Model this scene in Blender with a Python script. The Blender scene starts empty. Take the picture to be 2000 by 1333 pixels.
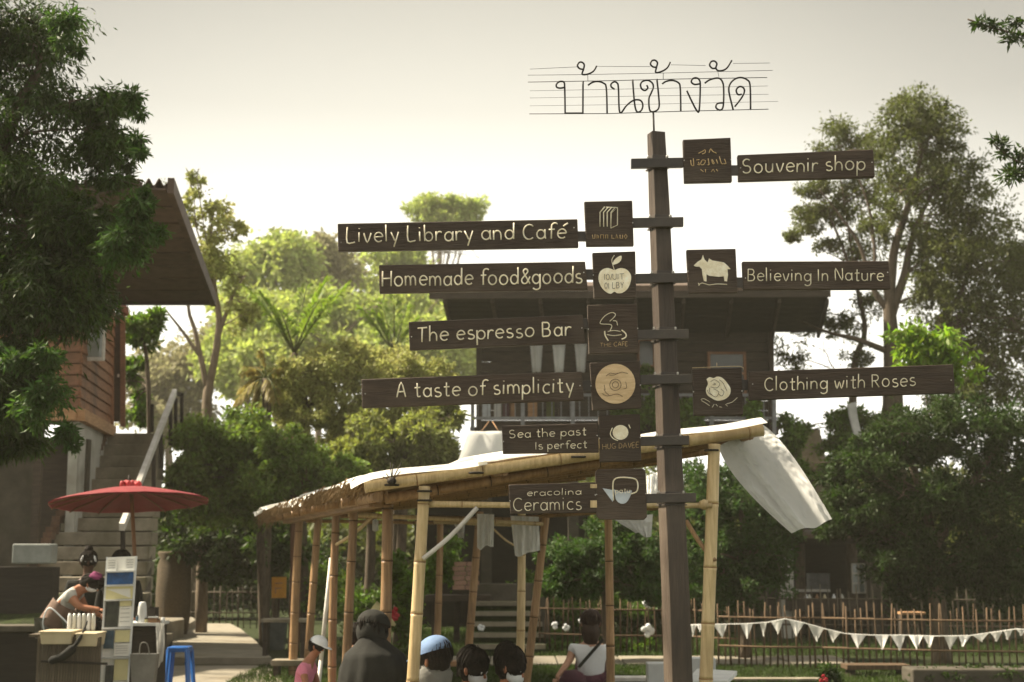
import bpy, bmesh, math, random
import numpy as np
from mathutils import Vector, Matrix, noise

R = math.radians
sc = bpy.context.scene
C = sc.collection
random.seed(7)
RS = np.random.RandomState(11)

# ------------------------------------------------------------------ camera
F = 2778.0                      # focal length in photo pixels (50 mm on a 36 mm wide frame)
TILT = math.atan(404.0 / F)     # the horizon lies 404 px below the middle
CAMZ = 1.6
cam = bpy.data.objects.new('camera', bpy.data.cameras.new('camera'))
C.objects.link(cam)
cam.location = (0, 0, CAMZ)
cam.rotation_euler = (R(90) + TILT, 0, 0)
cam.data.lens = 50.0
cam.data.sensor_width = 36.0
cam.data.clip_end = 1000
cam.data.clip_start = 0.1
cam.data.dof.use_dof = True
cam.data.dof.focus_distance = 7.3
cam.data.dof.aperture_fstop = 3.6
sc.camera = cam

# ------------------------------------------------------------------ sky, sun, exposure
SUN_EL, SUN_AZ = 48.0, -76.0    # sun high on the left
world = bpy.data.worlds.new('World')
sc.world = world
world.use_nodes = True
nt = world.node_tree
for n in list(nt.nodes):
    nt.nodes.remove(n)
out = nt.nodes.new('ShaderNodeOutputWorld')
bg = nt.nodes.new('ShaderNodeBackground'); bg.inputs['Strength'].default_value = 0.10
sky = nt.nodes.new('ShaderNodeTexSky'); sky.sky_type = 'NISHITA'; sky.sun_disc = False
sky.sun_elevation = R(SUN_EL); sky.sun_rotation = R(SUN_AZ)
sky.air_density = 1.5; sky.dust_density = 6.0; sky.ozone_density = 1.0
nt.links.new(sky.outputs[0], bg.inputs[0])
# the veil of bright cloud: cream white at the horizon, duller towards the top of the view
bg2 = nt.nodes.new('ShaderNodeBackground')
tc = nt.nodes.new('ShaderNodeTexCoord')
sep = nt.nodes.new('ShaderNodeSeparateXYZ')
nt.links.new(tc.outputs['Generated'], sep.inputs[0])
ramp = nt.nodes.new('ShaderNodeValToRGB')
cr = ramp.color_ramp
cr.elements[0].position = 0.0; cr.elements[0].color = (1.04, 1.03, 0.97, 1)
cr.elements[1].position = 1.0; cr.elements[1].color = (0.85, 0.82, 0.72, 1)  # zenith above the view, brightened to fill board fronts and tops
for p, c in ((0.12, (0.90, 0.88, 0.80)), (0.21, (0.71, 0.685, 0.605)), (0.30, (0.46, 0.435, 0.37)), (0.37, (0.37, 0.348, 0.29)), (0.5, (0.52, 0.49, 0.42))):
    e = cr.elements.new(p); e.color = (*c, 1)
nt.links.new(sep.outputs['Z'], ramp.inputs[0])
dot = nt.nodes.new('ShaderNodeVectorMath'); dot.operation = 'DOT_PRODUCT'
nt.links.new(tc.outputs['Generated'], dot.inputs[0])
dot.inputs[1].default_value = Vector((-0.03, 1.0, 0.1)).normalized()
mr = nt.nodes.new('ShaderNodeMapRange')
mr.inputs[1].default_value = 0.90; mr.inputs[2].default_value = 1.0
mr.inputs[3].default_value = 0.66; mr.inputs[4].default_value = 1.06
mr.interpolation_type = 'SMOOTHSTEP'
nt.links.new(dot.outputs['Value'], mr.inputs[0])
nz = nt.nodes.new('ShaderNodeTexNoise'); nz.inputs['Scale'].default_value = 1.6; nz.inputs['Detail'].default_value = 3
nt.links.new(tc.outputs['Generated'], nz.inputs['Vector'])
mr2 = nt.nodes.new('ShaderNodeMapRange'); mr2.inputs[3].default_value = 0.66; mr2.inputs[4].default_value = 0.77
nt.links.new(nz.outputs[0], mr2.inputs[0])
mu = nt.nodes.new('ShaderNodeMath'); mu.operation = 'MULTIPLY'
nt.links.new(mr.outputs[0], mu.inputs[0]); nt.links.new(mr2.outputs[0], mu.inputs[1])
nt.links.new(ramp.outputs[0], bg2.inputs[0]); nt.links.new(mu.outputs[0], bg2.inputs[1])
mix = nt.nodes.new('ShaderNodeMixShader'); mix.inputs[0].default_value = 0.94
nt.links.new(bg.outputs[0], mix.inputs[1]); nt.links.new(bg2.outputs[0], mix.inputs[2])
nt.links.new(mix.outputs[0], out.inputs[0])

sun_d = bpy.data.lights.new('sun', 'SUN'); sun_d.energy = 4.8; sun_d.angle = R(5); sun_d.color = (1.0, 0.88, 0.68)
sun = bpy.data.objects.new('sun', sun_d); C.objects.link(sun)
sdir = Vector((math.sin(R(SUN_AZ)) * math.cos(R(SUN_EL)), math.cos(R(SUN_AZ)) * math.cos(R(SUN_EL)), math.sin(R(SUN_EL))))
sun.rotation_euler = sdir.to_track_quat('Z', 'Y').to_euler()
sc.view_settings.view_transform = 'Standard'
sc.view_settings.look = 'None'
sc.view_settings.exposure = 1.5
sc.view_settings.gamma = 1.0
sc.view_settings.use_curve_mapping = False
sc.render.engine = 'CYCLES'
sc.cycles.use_denoising = True
sc.cycles.max_bounces = 6
sc.cycles.diffuse_bounces = 3
sc.cycles.transmission_bounces = 3
sc.cycles.volume_bounces = 1
sc.cycles.use_adaptive_sampling = True
sc.cycles.adaptive_threshold = 0.02

# ------------------------------------------------------------------ helpers
CT, ST = math.cos(TILT), math.sin(TILT)
def W(px, py, Y):
    """the point at distance Y in front of the camera that the photograph shows at px, py"""
    dx = (px - 1000.0) / F; dz = (666.5 - py) / F
    y = CT - dz * ST; z = ST + dz * CT
    s = Y / y
    return Vector((dx * s, Y, CAMZ + z * s))
def G(px, Y, z=0.0):
    """the point straight below px at distance Y, at height z"""
    p = W(px, 1070, Y)
    return Vector((p.x, Y, z))
def PX(n, Y):
    return n * Y / F

WL = {}
def col4(c):
    return (c[0], c[1], c[2], 1)
MATS = {}
def mat(name, c1, c2=None, rough=0.7, scale=6.0, stretch=(1, 1, 1), bump=0.15, spec=0.3, trans=0.0, island=0.0, metallic=0.0, bscale=None, dirt=None):
    m = bpy.data.materials.new(name); m.use_nodes = True
    t = m.node_tree; N = t.nodes; L = t.links
    b = N['Principled BSDF']
    b.inputs['Roughness'].default_value = rough
    b.inputs['Specular IOR Level'].default_value = spec
    b.inputs['Metallic'].default_value = metallic
    tc = N.new('ShaderNodeTexCoord'); mp = N.new('ShaderNodeMapping'); mp.inputs['Scale'].default_value = stretch
    L.new(tc.outputs['Object'], mp.inputs[0])
    nz = N.new('ShaderNodeTexNoise'); nz.inputs['Scale'].default_value = scale; nz.inputs['Detail'].default_value = 5; nz.inputs['Roughness'].default_value = 0.62
    L.new(mp.outputs[0], nz.inputs['Vector'])
    rp = N.new('ShaderNodeValToRGB')
    c2 = c2 or tuple(x * 0.6 for x in c1)
    rp.color_ramp.elements[0].position = 0.32; rp.color_ramp.elements[0].color = col4(c2)
    rp.color_ramp.elements[1].position = 0.68; rp.color_ramp.elements[1].color = col4(c1)
    L.new(nz.outputs[0], rp.inputs[0])
    colour = rp.outputs[0]
    if dirt:
        n3 = N.new('ShaderNodeTexNoise'); n3.inputs['Scale'].default_value = 1.7; n3.inputs['Detail'].default_value = 6
        L.new(tc.outputs['Object'], n3.inputs['Vector'])
        r3 = N.new('ShaderNodeMapRange'); r3.inputs[1].default_value = 0.5; r3.inputs[2].default_value = 0.72
        L.new(n3.outputs[0], r3.inputs[0])
        mx = N.new('ShaderNodeMixRGB'); mx.inputs[2].default_value = col4(dirt)
        L.new(r3.outputs[0], mx.inputs[0]); L.new(colour, mx.inputs[1]); colour = mx.outputs[0]
    if island > 0:
        g = N.new('ShaderNodeNewGeometry'); hs = N.new('ShaderNodeHueSaturation')
        r4 = N.new('ShaderNodeMapRange'); r4.inputs[3].default_value = 1 - island; r4.inputs[4].default_value = 1 + island
        L.new(g.outputs['Random Per Island'], r4.inputs[0]); L.new(r4.outputs[0], hs.inputs['Value'])
        r5 = N.new('ShaderNodeMapRange'); r5.inputs[3].default_value = 0.5 - island * 0.05; r5.inputs[4].default_value = 0.5 + island * 0.04
        L.new(g.outputs['Random Per Island'], r5.inputs[0]); L.new(r5.outputs[0], hs.inputs['Hue'])
        L.new(colour, hs.inputs['Color']); colour = hs.outputs[0]
    else:
        oi = N.new('ShaderNodeObjectInfo'); hs = N.new('ShaderNodeHueSaturation')
        r4 = N.new('ShaderNodeMapRange'); r4.inputs[3].default_value = 0.82; r4.inputs[4].default_value = 1.18
        L.new(oi.outputs['Random'], r4.inputs[0]); L.new(r4.outputs[0], hs.inputs['Value'])
        L.new(colour, hs.inputs['Color']); colour = hs.outputs[0]
    L.new(colour, b.inputs['Base Color'])
    if bump:
        bp = N.new('ShaderNodeBump'); bp.inputs['Strength'].default_value = bump; bp.inputs['Distance'].default_value = 0.02
        n2 = N.new('ShaderNodeTexNoise'); n2.inputs['Scale'].default_value = bscale or scale * 3; n2.inputs['Detail'].default_value = 4
        L.new(mp.outputs[0], n2.inputs['Vector']); L.new(n2.outputs[0], bp.inputs['Height']); L.new(bp.outputs[0], b.inputs['Normal'])
    if trans > 0:
        tr = N.new('ShaderNodeBsdfTranslucent'); ms = N.new('ShaderNodeMixShader'); ms.inputs[0].default_value = trans
        tm = N.new('ShaderNodeMixRGB'); tm.blend_type = 'MULTIPLY'; tm.inputs[0].default_value = 1.0
        tm.inputs[2].default_value = (1.5, 1.6, 0.8, 1) if c1[1] > c1[0] * 1.05 else (1, 1, 1, 1)
        L.new(colour, tm.inputs[1]); L.new(tm.outputs[0], tr.inputs[0])
        L.new(b.outputs[0], ms.inputs[1]); L.new(tr.outputs[0], ms.inputs[2])
        L.new(ms.outputs[0], N['Material Output'].inputs[0])
    MATS[name] = m
    return m

class MB:
    def __init__(s):
        s.v = []; s.f = []; s.mi = []; s.sm = []
    def add(s, vs, fs, mi=0, sm=False):
        k = len(s.v); s.v += [Vector(p) for p in vs]
        for f in fs:
            s.f.append([i + k for i in f]); s.mi.append(mi); s.sm.append(sm)
        return s
    def hexa(s, p, mi=0):
        """8 corners: bottom ring then top ring"""
        return s.add(p, [(3, 2, 1, 0), (4, 5, 6, 7), (0, 1, 5, 4), (1, 2, 6, 5), (2, 3, 7, 6), (3, 0, 4, 7)], mi)
    def box(s, c, d, rz=0.0, mi=0, rot=None):
        M = rot or Matrix.Rotation(rz, 3, 'Z')
        c = Vector(c); h = Vector(d) / 2
        q = [(-1, -1, -1), (1, -1, -1), (1, 1, -1), (-1, 1, -1), (-1, -1, 1), (1, -1, 1), (1, 1, 1), (-1, 1, 1)]
        return s.hexa([c + M @ Vector((a * h.x, b * h.y, e * h.z)) for a, b, e in q], mi)
    def bar(s, a, b, w, h, mi=0, up=(0, 0, 1)):
        a = Vector(a); b = Vector(b); d = (b - a).normalized(); u = Vector(up)
        x = d.cross(u)
        if x.length < 1e-4: x = d.cross(Vector((0, 1, 0)))
        x.normalize(); u = x.cross(d).normalized()
        x *= w / 2; u *= h / 2
        return s.hexa([a - x - u, b - x - u, b + x - u, a + x - u, a - x + u, b - x + u, b + x + u, a + x + u], mi)
    def prism(s, poly, ext, mi=0):
        """a polygon in space given depth along ext"""
        poly = [Vector(p) for p in poly]; ext = Vector(ext); n = len(poly)
        fs = [tuple(range(n)), tuple(range(2 * n - 1, n - 1, -1))]
        fs += [(i, i + n, (i + 1) % n + n, (i + 1) % n) for i in range(n)]
        return s.add(poly + [p + ext for p in poly], fs, mi)
    def tube(s, pts, r, n=8, mi=0, cap=True, sm=True, flat=1.0):
        pts = [Vector(p) for p in pts]; m = len(pts)
        rr = r if isinstance(r, (list, tuple)) else [r] * m
        vs = []; ref = None
        for i, p in enumerate(pts):
            d = (pts[min(i + 1, m - 1)] - pts[max(i - 1, 0)])
            d = d.normalized() if d.length > 1e-9 else Vector((0, 0, 1))
            if ref is None:
                ref = Vector((0, 1, 0)) if abs(d.y) < 0.8 else Vector((1, 0, 0))
            x = d.cross(ref).normalized(); y = x.cross(d).normalized(); ref = y
            for k in range(n):
                a = 2 * math.pi * k / n
                vs.append(p + x * (math.cos(a) * rr[i]) + y * (math.sin(a) * rr[i] * flat))
        fs = []
        for i in range(m - 1):
            for k in range(n):
                a = i * n + k; b = i * n + (k + 1) % n
                fs.append((a, b, b + n, a + n))
        s.add(vs, fs, mi, sm)
        if cap:
            k = len(s.v) - m * n
            s.f.append([k + i for i in range(n - 1, -1, -1)]); s.mi.append(mi); s.sm.append(False)
            s.f.append([k + (m - 1) * n + i for i in range(n)]); s.mi.append(mi); s.sm.append(False)
        return s
    def lathe(s, c, prof, n=16, mi=0, sm=True, cap=True):
        c = Vector(c); vs = []; m = len(prof)
        for r, z in prof:
            for k in range(n):
                a = 2 * math.pi * k / n
                vs.append(c + Vector((r * math.cos(a), r * math.sin(a), z)))
        fs = [(i * n + k, i * n + (k + 1) % n, (i + 1) * n + (k + 1) % n, (i + 1) * n + k) for i in range(m - 1) for k in range(n)]
        if cap:
            fs += [tuple(range(n - 1, -1, -1)), tuple((m - 1) * n + i for i in range(n))]
        return s.add(vs, fs, mi, sm)
    def ell(s, c, rad, nu=12, nv=8, mi=0, rot=None, lo=-90, hi=90, wob=0.0):
        c = Vector(c); vs = []; M = rot or Matrix.Identity(3)
        for j in range(nv + 1):
            t = R(lo + (hi - lo) * j / nv)
            for i in range(nu):
                a = 2 * math.pi * i / nu
                p = Vector((math.cos(a) * math.cos(t), math.sin(a) * math.cos(t), math.sin(t)))
                if wob: p *= 1 + wob * noise.noise(p * 2.3 + c)
                vs.append(c + M @ Vector((p.x * rad[0], p.y * rad[1], p.z * rad[2])))
        fs = [(j * nu + i, j * nu + (i + 1) % nu, (j + 1) * nu + (i + 1) % nu, (j + 1) * nu + i) for j in range(nv) for i in range(nu)]
        return s.add(vs, fs, mi, True)
    def grid(s, fn, nu, nv, mi=0, sm=True, thick=None):
        vs = [Vector(fn(i / nu, j / nv)) for j in range(nv + 1) for i in range(nu + 1)]
        fs = [(j * (nu + 1) + i, j * (nu + 1) + i + 1, (j + 1) * (nu + 1) + i + 1, (j + 1) * (nu + 1) + i) for j in range(nv) for i in range(nu)]
        s.add(vs, fs, mi, sm)
        if thick:
            t = Vector(thick); k = len(vs)
            s.add([v + t for v in vs], [f[::-1] for f in fs], mi, sm)
            k0 = len(s.v) - 2 * k
            per = [i for i in range(nu + 1)] + [j * (nu + 1) + nu for j in range(1, nv + 1)] + [nv * (nu + 1) + i for i in range(nu - 1, -1, -1)] + [j * (nu + 1) for j in range(nv - 1, 0, -1)]
            for a, b in zip(per, per[1:] + per[:1]):
                s.f.append([k0 + b, k0 + a, k0 + a + k, k0 + b + k]); s.mi.append(mi); s.sm.append(False)
        return s

def props(o, label=None, cat=None, group=None, kind=None):
    if label: o['label'] = label
    if cat: o['category'] = cat
    if group: o['group'] = group
    if kind: o['kind'] = kind
    return o
def link_mesh(name, me, mats, loc, parent, **kw):
    for m in (mats if isinstance(mats, (list, tuple)) else [mats]):
        me.materials.append(m if not isinstance(m, str) else MATS[m])
    o = bpy.data.objects.new(name, me); C.objects.link(o)
    WL[o.name] = Vector(loc)
    o.location = Vector(loc) - (WL[parent.name] if parent else Vector())
    if parent: o.parent = parent
    return props(o, **kw)
def obj(name, mb, mats, parent=None, loc=None, bevel=0, **kw):
    if loc is None:
        n = len(mb.v); loc = sum(mb.v, Vector()) / n
        if parent is None: loc.z = min(v.z for v in mb.v)
    loc = Vector(loc)
    me = bpy.data.meshes.new(name)
    me.from_pydata([tuple(v - loc) for v in mb.v], [], mb.f)
    me.polygons.foreach_set('material_index', mb.mi)
    me.polygons.foreach_set('use_smooth', mb.sm)
    me.update()
    o = link_mesh(name, me, mats, loc, parent, **kw)
    if bevel:
        b = o.modifiers.new('edge', 'BEVEL'); b.width = bevel; b.segments = 2; b.limit_method = 'ANGLE'; b.angle_limit = R(40)
    return o
def thing(name, label, cat, loc, group=None):
    o = bpy.data.objects.new(name, None); C.objects.link(o)
    o.empty_display_size = 0.1
    o.location = loc; WL[o.name] = Vector(loc)
    return props(o, label, cat, group)
def dup(o, loc, rot=None, scale=None, parent=None):
    """copy one part to a new world place"""
    c = o.copy(); C.objects.link(c); p = parent or o.parent
    c.parent = p; WL[c.name] = Vector(loc)
    c.location = Vector(loc) - (WL[p.name] if p else Vector())
    if rot: c.rotation_euler = rot
    if scale: c.scale = scale
    return c
def smooth_line(pts, k=5):
    pts = [Vector(p) for p in pts]; o = []
    if len(pts) < 3: return pts
    for i in range(len(pts) - 1):
        p0 = pts[max(i - 1, 0)]; p1 = pts[i]; p2 = pts[i + 1]; p3 = pts[min(i + 2, len(pts) - 1)]
        for j in range(k):
            t = j / k
            o.append(0.5 * ((2 * p1) + (p2 - p0) * t + (2 * p0 - 5 * p1 + 4 * p2 - p3) * t * t + (3 * p1 - p0 - 3 * p2 + p3) * t ** 3))
    o.append(pts[-1]); return o
def bamboo_mb(a, b, r, seg=0.33, n=10, mb=None, bend=0.0, taper=0.12, phase=None):
    """a culm: swollen node rings (second material) between smooth internodes"""
    a = Vector(a); b = Vector(b); L = (b - a).length; d = (b - a) / L
    mb = mb or MB(); side = d.cross(Vector((0, 0, 1)))
    side = side.normalized() if side.length > .05 else Vector((1, 0, 0))
    bend = bend or random.uniform(-.022, .022) * min(L, 2.5) / 2
    if phase is None: phase = random.random()
    ts = [0.0]; s = seg * (0.2 + 0.7 * phase)
    while s < L - 0.03:
        ts.append(s); s += seg * random.uniform(0.85, 1.15)
    ts.append(L)
    at = lambda t: a + d * t + side * bend * math.sin(math.pi * t / L)
    rr = lambda t: r * (1 - taper * t / L)
    for i in range(len(ts) - 1):
        t0, t1 = ts[i], ts[i + 1]
        e = 0.004
        p = [t0 + (e if i else 0), t0 + 0.02, (t0 + t1) / 2, t1 - 0.02, t1 - (e if i < len(ts) - 2 else 0)]
        q = [rr(t0) * 1.05, rr(t0), rr((t0 + t1) / 2) * 0.985, rr(t1), rr(t1) * 1.06]
        if p[1] > p[3]: p = [p[0], p[4]]; q = [q[0], q[4]]
        mb.tube([at(x) for x in p], q, n, 0, True)
        if i: mb.tube([at(t0 - e), at(t0), at(t0 + e)], [rr(t0) * 1.03, rr(t0) * 1.09, rr(t0) * 1.02], n, 1, True)
    return mb
# ------------------------------------------------------------------ materials
mat('sign_wood', (0.066, 0.046, 0.033), (0.038, 0.027, 0.020), 0.62, 5, (1, 1, 9), 0.35, 0.3, dirt=(0.10, 0.078, 0.06))
mat('post_wood', (0.070, 0.050, 0.036), (0.036, 0.026, 0.019), 0.5, 5, (8, 8, 0.7), 0.35, 0.4, dirt=(0.13, 0.10, 0.075))
mat('iron', (0.056, 0.044, 0.034), (0.034, 0.027, 0.022), 0.5, 12, bump=0.1, spec=0.5)
mat('bolt_metal', (0.55, 0.53, 0.5), (0.3, 0.28, 0.26), 0.35, 20, bump=0, spec=0.6)
mat('wire', (0.012, 0.011, 0.010), (0.008, 0.007, 0.007), 0.5, 12, bump=0)
mat('letter_paint', (0.92, 0.87, 0.72), (0.72, 0.62, 0.42), 0.7, 26, bump=0.3)
mat('gold_paint', (0.70, 0.52, 0.28), (0.45, 0.30, 0.14), 0.6, 30, bump=0)
mat('wood_disc', (0.62, 0.47, 0.29), (0.42, 0.29, 0.16), 0.6, 8, (1, 1, 6), 0.1)
mat('ink', (0.10, 0.06, 0.04), (0.06, 0.04, 0.03), 0.7, 10, bump=0)
mat('tin', (0.52, 0.58, 0.64), (0.35, 0.38, 0.42), 0.35, 9, bump=0, spec=0.5)
mat('bamboo_pale', (0.62, 0.48, 0.27), (0.40, 0.29, 0.14), 0.42, 5, (10, 10, 0.8), 0.12, 0.45, dirt=(0.30, 0.21, 0.10))
mat('bamboo_brown', (0.40, 0.245, 0.12), (0.21, 0.12, 0.055), 0.5, 5, (10, 10, 0.8), 0.15, 0.4, dirt=(0.16, 0.095, 0.045))
mat('bamboo_node', (0.10, 0.06, 0.035), (0.05, 0.03, 0.02), 0.7, 20, bump=0)
mat('bamboo_node_pale', (0.34, 0.22, 0.10), (0.20, 0.12, 0.055), 0.7, 20, bump=0)
mat('thatch', (0.36, 0.25, 0.14), (0.19, 0.125, 0.065), 0.9, 18, (1, 8, 1), 0.6, 0.1)
mat('white_sheet', (0.86, 0.85, 0.80), (0.74, 0.72, 0.66), 0.6, 5, bump=0.1, trans=0.3)
mat('white_cloth', (0.88, 0.88, 0.86), (0.80, 0.80, 0.79), 0.9, 3, bump=0.25, bscale=60, spec=0.1, trans=0.6)
mat('flag_cloth', (0.80, 0.79, 0.75), (0.66, 0.65, 0.62), 0.85, 9, bump=0.1, trans=0.25)
mat('grass', (0.034, 0.046, 0.014), (0.018, 0.022, 0.010), 0.9, 9, bump=0.6, spec=0.1)
mat('blade', (0.05, 0.08, 0.018), (0.025, 0.042, 0.010), 0.7, 3, bump=0, trans=0.3, island=0.35, spec=0.2)
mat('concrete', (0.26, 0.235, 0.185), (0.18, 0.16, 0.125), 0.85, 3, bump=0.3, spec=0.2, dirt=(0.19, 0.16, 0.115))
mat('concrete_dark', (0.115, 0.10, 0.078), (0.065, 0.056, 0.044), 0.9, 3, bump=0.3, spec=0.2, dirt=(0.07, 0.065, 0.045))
mat('stone_step', (0.30, 0.265, 0.20), (0.18, 0.155, 0.115), 0.9, 4, bump=0.4, dirt=(0.10, 0.09, 0.055))
mat('plaster', (0.50, 0.49, 0.45), (0.36, 0.35, 0.31), 0.9, 3, bump=0.15, dirt=(0.25, 0.24, 0.2))
mat('red_wood', (0.34, 0.165, 0.09), (0.19, 0.088, 0.046), 0.7, 4, (1.2, 1.2, 9), 0.3, dirt=(0.11, 0.06, 0.04))
mat('tan_wood', (0.42, 0.25, 0.13), (0.26, 0.14, 0.07), 0.7, 4, (1, 1, 8), 0.2)
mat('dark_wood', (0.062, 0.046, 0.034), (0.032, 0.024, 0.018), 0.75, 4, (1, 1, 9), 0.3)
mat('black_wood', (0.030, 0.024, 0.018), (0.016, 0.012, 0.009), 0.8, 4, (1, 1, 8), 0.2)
mat('roof_metal', (0.100, 0.066, 0.046), (0.052, 0.034, 0.024), 0.65, 4, bump=0.2)
mat('rail_paint', (0.66, 0.64, 0.60), (0.46, 0.43, 0.39), 0.6, 8, bump=0.1)
mat('rail_grey', (0.24, 0.25, 0.26), (0.16, 0.16, 0.17), 0.55, 8, bump=0.05)
mat('picket', (0.125, 0.080, 0.044), (0.060, 0.038, 0.022), 0.85, 6, (6, 6, 0.8), 0.3)
mat('picket_old', (0.13, 0.105, 0.075), (0.065, 0.052, 0.036), 0.85, 6, (6, 6, 0.8), 0.3)
mat('bark', (0.13, 0.10, 0.07), (0.06, 0.045, 0.032), 0.9, 7, (4, 4, 0.8), 0.6)
mat('bark_pale', (0.22, 0.17, 0.12), (0.12, 0.09, 0.06), 0.9, 7, (4, 4, 0.8), 0.5)
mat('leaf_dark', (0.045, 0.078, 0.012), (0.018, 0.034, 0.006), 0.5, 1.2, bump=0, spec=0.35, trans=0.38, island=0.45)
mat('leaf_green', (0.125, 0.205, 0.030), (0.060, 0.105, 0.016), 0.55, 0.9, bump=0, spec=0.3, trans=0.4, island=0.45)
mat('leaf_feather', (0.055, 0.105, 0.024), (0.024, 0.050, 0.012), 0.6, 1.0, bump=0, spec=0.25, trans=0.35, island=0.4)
mat('leaf_yellow', (0.42, 0.42, 0.13), (0.23, 0.26, 0.065), 0.55, 1.1, bump=0, spec=0.3, trans=0.45, island=0.4)  # colour lightened so the bush looks sunlit on its shadow side
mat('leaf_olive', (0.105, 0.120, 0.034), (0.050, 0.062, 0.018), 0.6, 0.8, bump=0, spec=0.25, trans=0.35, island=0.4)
mat('leaf_far_hazy', (0.36, 0.40, 0.15), (0.24, 0.29, 0.10), 0.7, 0.4, bump=0, spec=0.2, trans=0.4, island=0.35)  # paler than the leaves themselves: distance haze and glow put into the colour
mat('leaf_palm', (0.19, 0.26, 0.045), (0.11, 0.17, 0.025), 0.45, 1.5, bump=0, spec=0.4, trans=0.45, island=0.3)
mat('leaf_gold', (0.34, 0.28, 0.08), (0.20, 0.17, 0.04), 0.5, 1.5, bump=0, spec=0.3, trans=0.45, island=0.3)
mat('parasol_red', (0.25, 0.038, 0.044), (0.175, 0.026, 0.03), 0.6, 3, bump=0.1, trans=0.12)
mat('ribbon_red', (0.45, 0.05, 0.055), (0.32, 0.03, 0.04), 0.6, 6, bump=0)
mat('pole_wood', (0.22, 0.11, 0.05), (0.13, 0.065, 0.03), 0.55, 5, (6, 6, 1), 0.1)
mat('blue_plastic', (0.020, 0.125, 0.42), (0.016, 0.10, 0.36), 0.35, 3, bump=0, spec=0.5)
mat('cream_plastic', (0.58, 0.50, 0.34), (0.46, 0.38, 0.25), 0.5, 4, bump=0.05)
mat('paper', (0.72, 0.71, 0.66), (0.62, 0.61, 0.55), 0.7, 5, bump=0)
mat('paper_yellow', (0.58, 0.53, 0.28), (0.48, 0.44, 0.24), 0.7, 6, bump=0)
mat('photo_blue', (0.03, 0.12, 0.32), (0.012, 0.03, 0.08), 0.3, 9, bump=0)
mat('photo_dark', (0.05, 0.055, 0.04), (0.012, 0.012, 0.01), 0.3, 14, bump=0)
mat('photo_teal', (0.05, 0.10, 0.14), (0.015, 0.025, 0.035), 0.3, 12, bump=0)
mat('grey_line', (0.32, 0.31, 0.30), (0.25, 0.24, 0.23), 0.8, 9, bump=0)
mat('skin', (0.38, 0.17, 0.095), (0.30, 0.125, 0.068), 0.5, 6, bump=0.03)
mat('skin_light', (0.52, 0.30, 0.20), (0.44, 0.24, 0.16), 0.5, 6, bump=0.03)
mat('skin_dark', (0.10, 0.05, 0.032), (0.07, 0.035, 0.022), 0.5, 6, bump=0.03)
mat('hair', (0.020, 0.015, 0.012), (0.009, 0.007, 0.006), 0.75, 20, (1, 1, 1), 0.5, 0.12)
mat('hair_brown', (0.055, 0.028, 0.018), (0.03, 0.015, 0.01), 0.5, 20, bump=0.3)
mat('tee_white', (0.84, 0.85, 0.86), (0.76, 0.77, 0.79), 0.9, 4, bump=0.5, bscale=9)
mat('blouse', (0.56, 0.55, 0.51), (0.42, 0.41, 0.38), 0.9, 6, bump=0.3, bscale=12)
mat('apron', (0.20, 0.13, 0.10), (0.12, 0.08, 0.06), 0.9, 5, bump=0.3, bscale=12)
mat('cloth_black', (0.018, 0.018, 0.015), (0.010, 0.010, 0.008), 0.9, 4, bump=0.5, bscale=8)
mat('cloth_grey', (0.20, 0.195, 0.175), (0.13, 0.125, 0.11), 0.9, 5, bump=0.4, bscale=10)
mat('cloth_blue', (0.16, 0.24, 0.40), (0.11, 0.17, 0.30), 0.85, 5, bump=0.3, bscale=14)
mat('cloth_pink', (0.66, 0.24, 0.33), (0.52, 0.16, 0.26), 0.85, 6, bump=0.2)
mat('cloth_magenta', (0.27, 0.045, 0.14), (0.15, 0.02, 0.08), 0.8, 9, bump=0.2)
mat('cloth_maroon', (0.085, 0.030, 0.045), (0.05, 0.018, 0.028), 0.85, 6, bump=0.2)
mat('mask_white', (0.72, 0.74, 0.76), (0.6, 0.62, 0.64), 0.8, 12, bump=0.1)
mat('red_petal', (0.50, 0.035, 0.05), (0.3, 0.02, 0.03), 0.6, 12, bump=0, island=0.2)
mat('eye_white', (0.7, 0.7, 0.68), (0.6, 0.6, 0.58), 0.3, 5, bump=0)
mat('orange', (0.55, 0.27, 0.035), (0.42, 0.19, 0.02), 0.6, 8, bump=0.1)
mat('bin_grey', (0.085, 0.10, 0.095), (0.05, 0.06, 0.058), 0.6, 8, bump=0.1)
mat('wicker', (0.15, 0.11, 0.065), (0.075, 0.055, 0.032), 0.85, 30, (1, 1, 3), 0.7)
mat('clay', (0.30, 0.17, 0.09), (0.18, 0.10, 0.055), 0.8, 8, bump=0.2)
mat('plinth', (0.60, 0.61, 0.60), (0.48, 0.49, 0.49), 0.8, 5, bump=0.1)
mat('glass', (0.30, 0.34, 0.33), (0.2, 0.23, 0.22), 0.1, 4, bump=0, spec=0.8)
mat('water_bottle', (0.5, 0.5, 0.46), (0.35, 0.35, 0.3), 0.2, 9, bump=0, spec=0.6)
mat('bark_red', (0.17, 0.085, 0.05), (0.09, 0.045, 0.027), 0.9, 7, (4, 4, 0.8), 0.5)
mat('tarp', (0.55, 0.55, 0.53), (0.42, 0.42, 0.40), 0.7, 5, bump=0.2)
mat('glass_dark', (0.035, 0.042, 0.036), (0.02, 0.024, 0.02), 0.12, 4, bump=0, spec=0.6)
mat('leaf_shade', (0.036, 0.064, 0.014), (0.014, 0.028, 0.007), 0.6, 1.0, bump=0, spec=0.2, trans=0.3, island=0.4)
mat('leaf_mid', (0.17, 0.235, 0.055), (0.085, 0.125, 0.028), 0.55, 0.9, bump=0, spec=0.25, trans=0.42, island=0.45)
mat('leaf_soft', (0.235, 0.25, 0.085), (0.12, 0.14, 0.045), 0.6, 0.9, bump=0, spec=0.2, trans=0.42, island=0.45)
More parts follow.
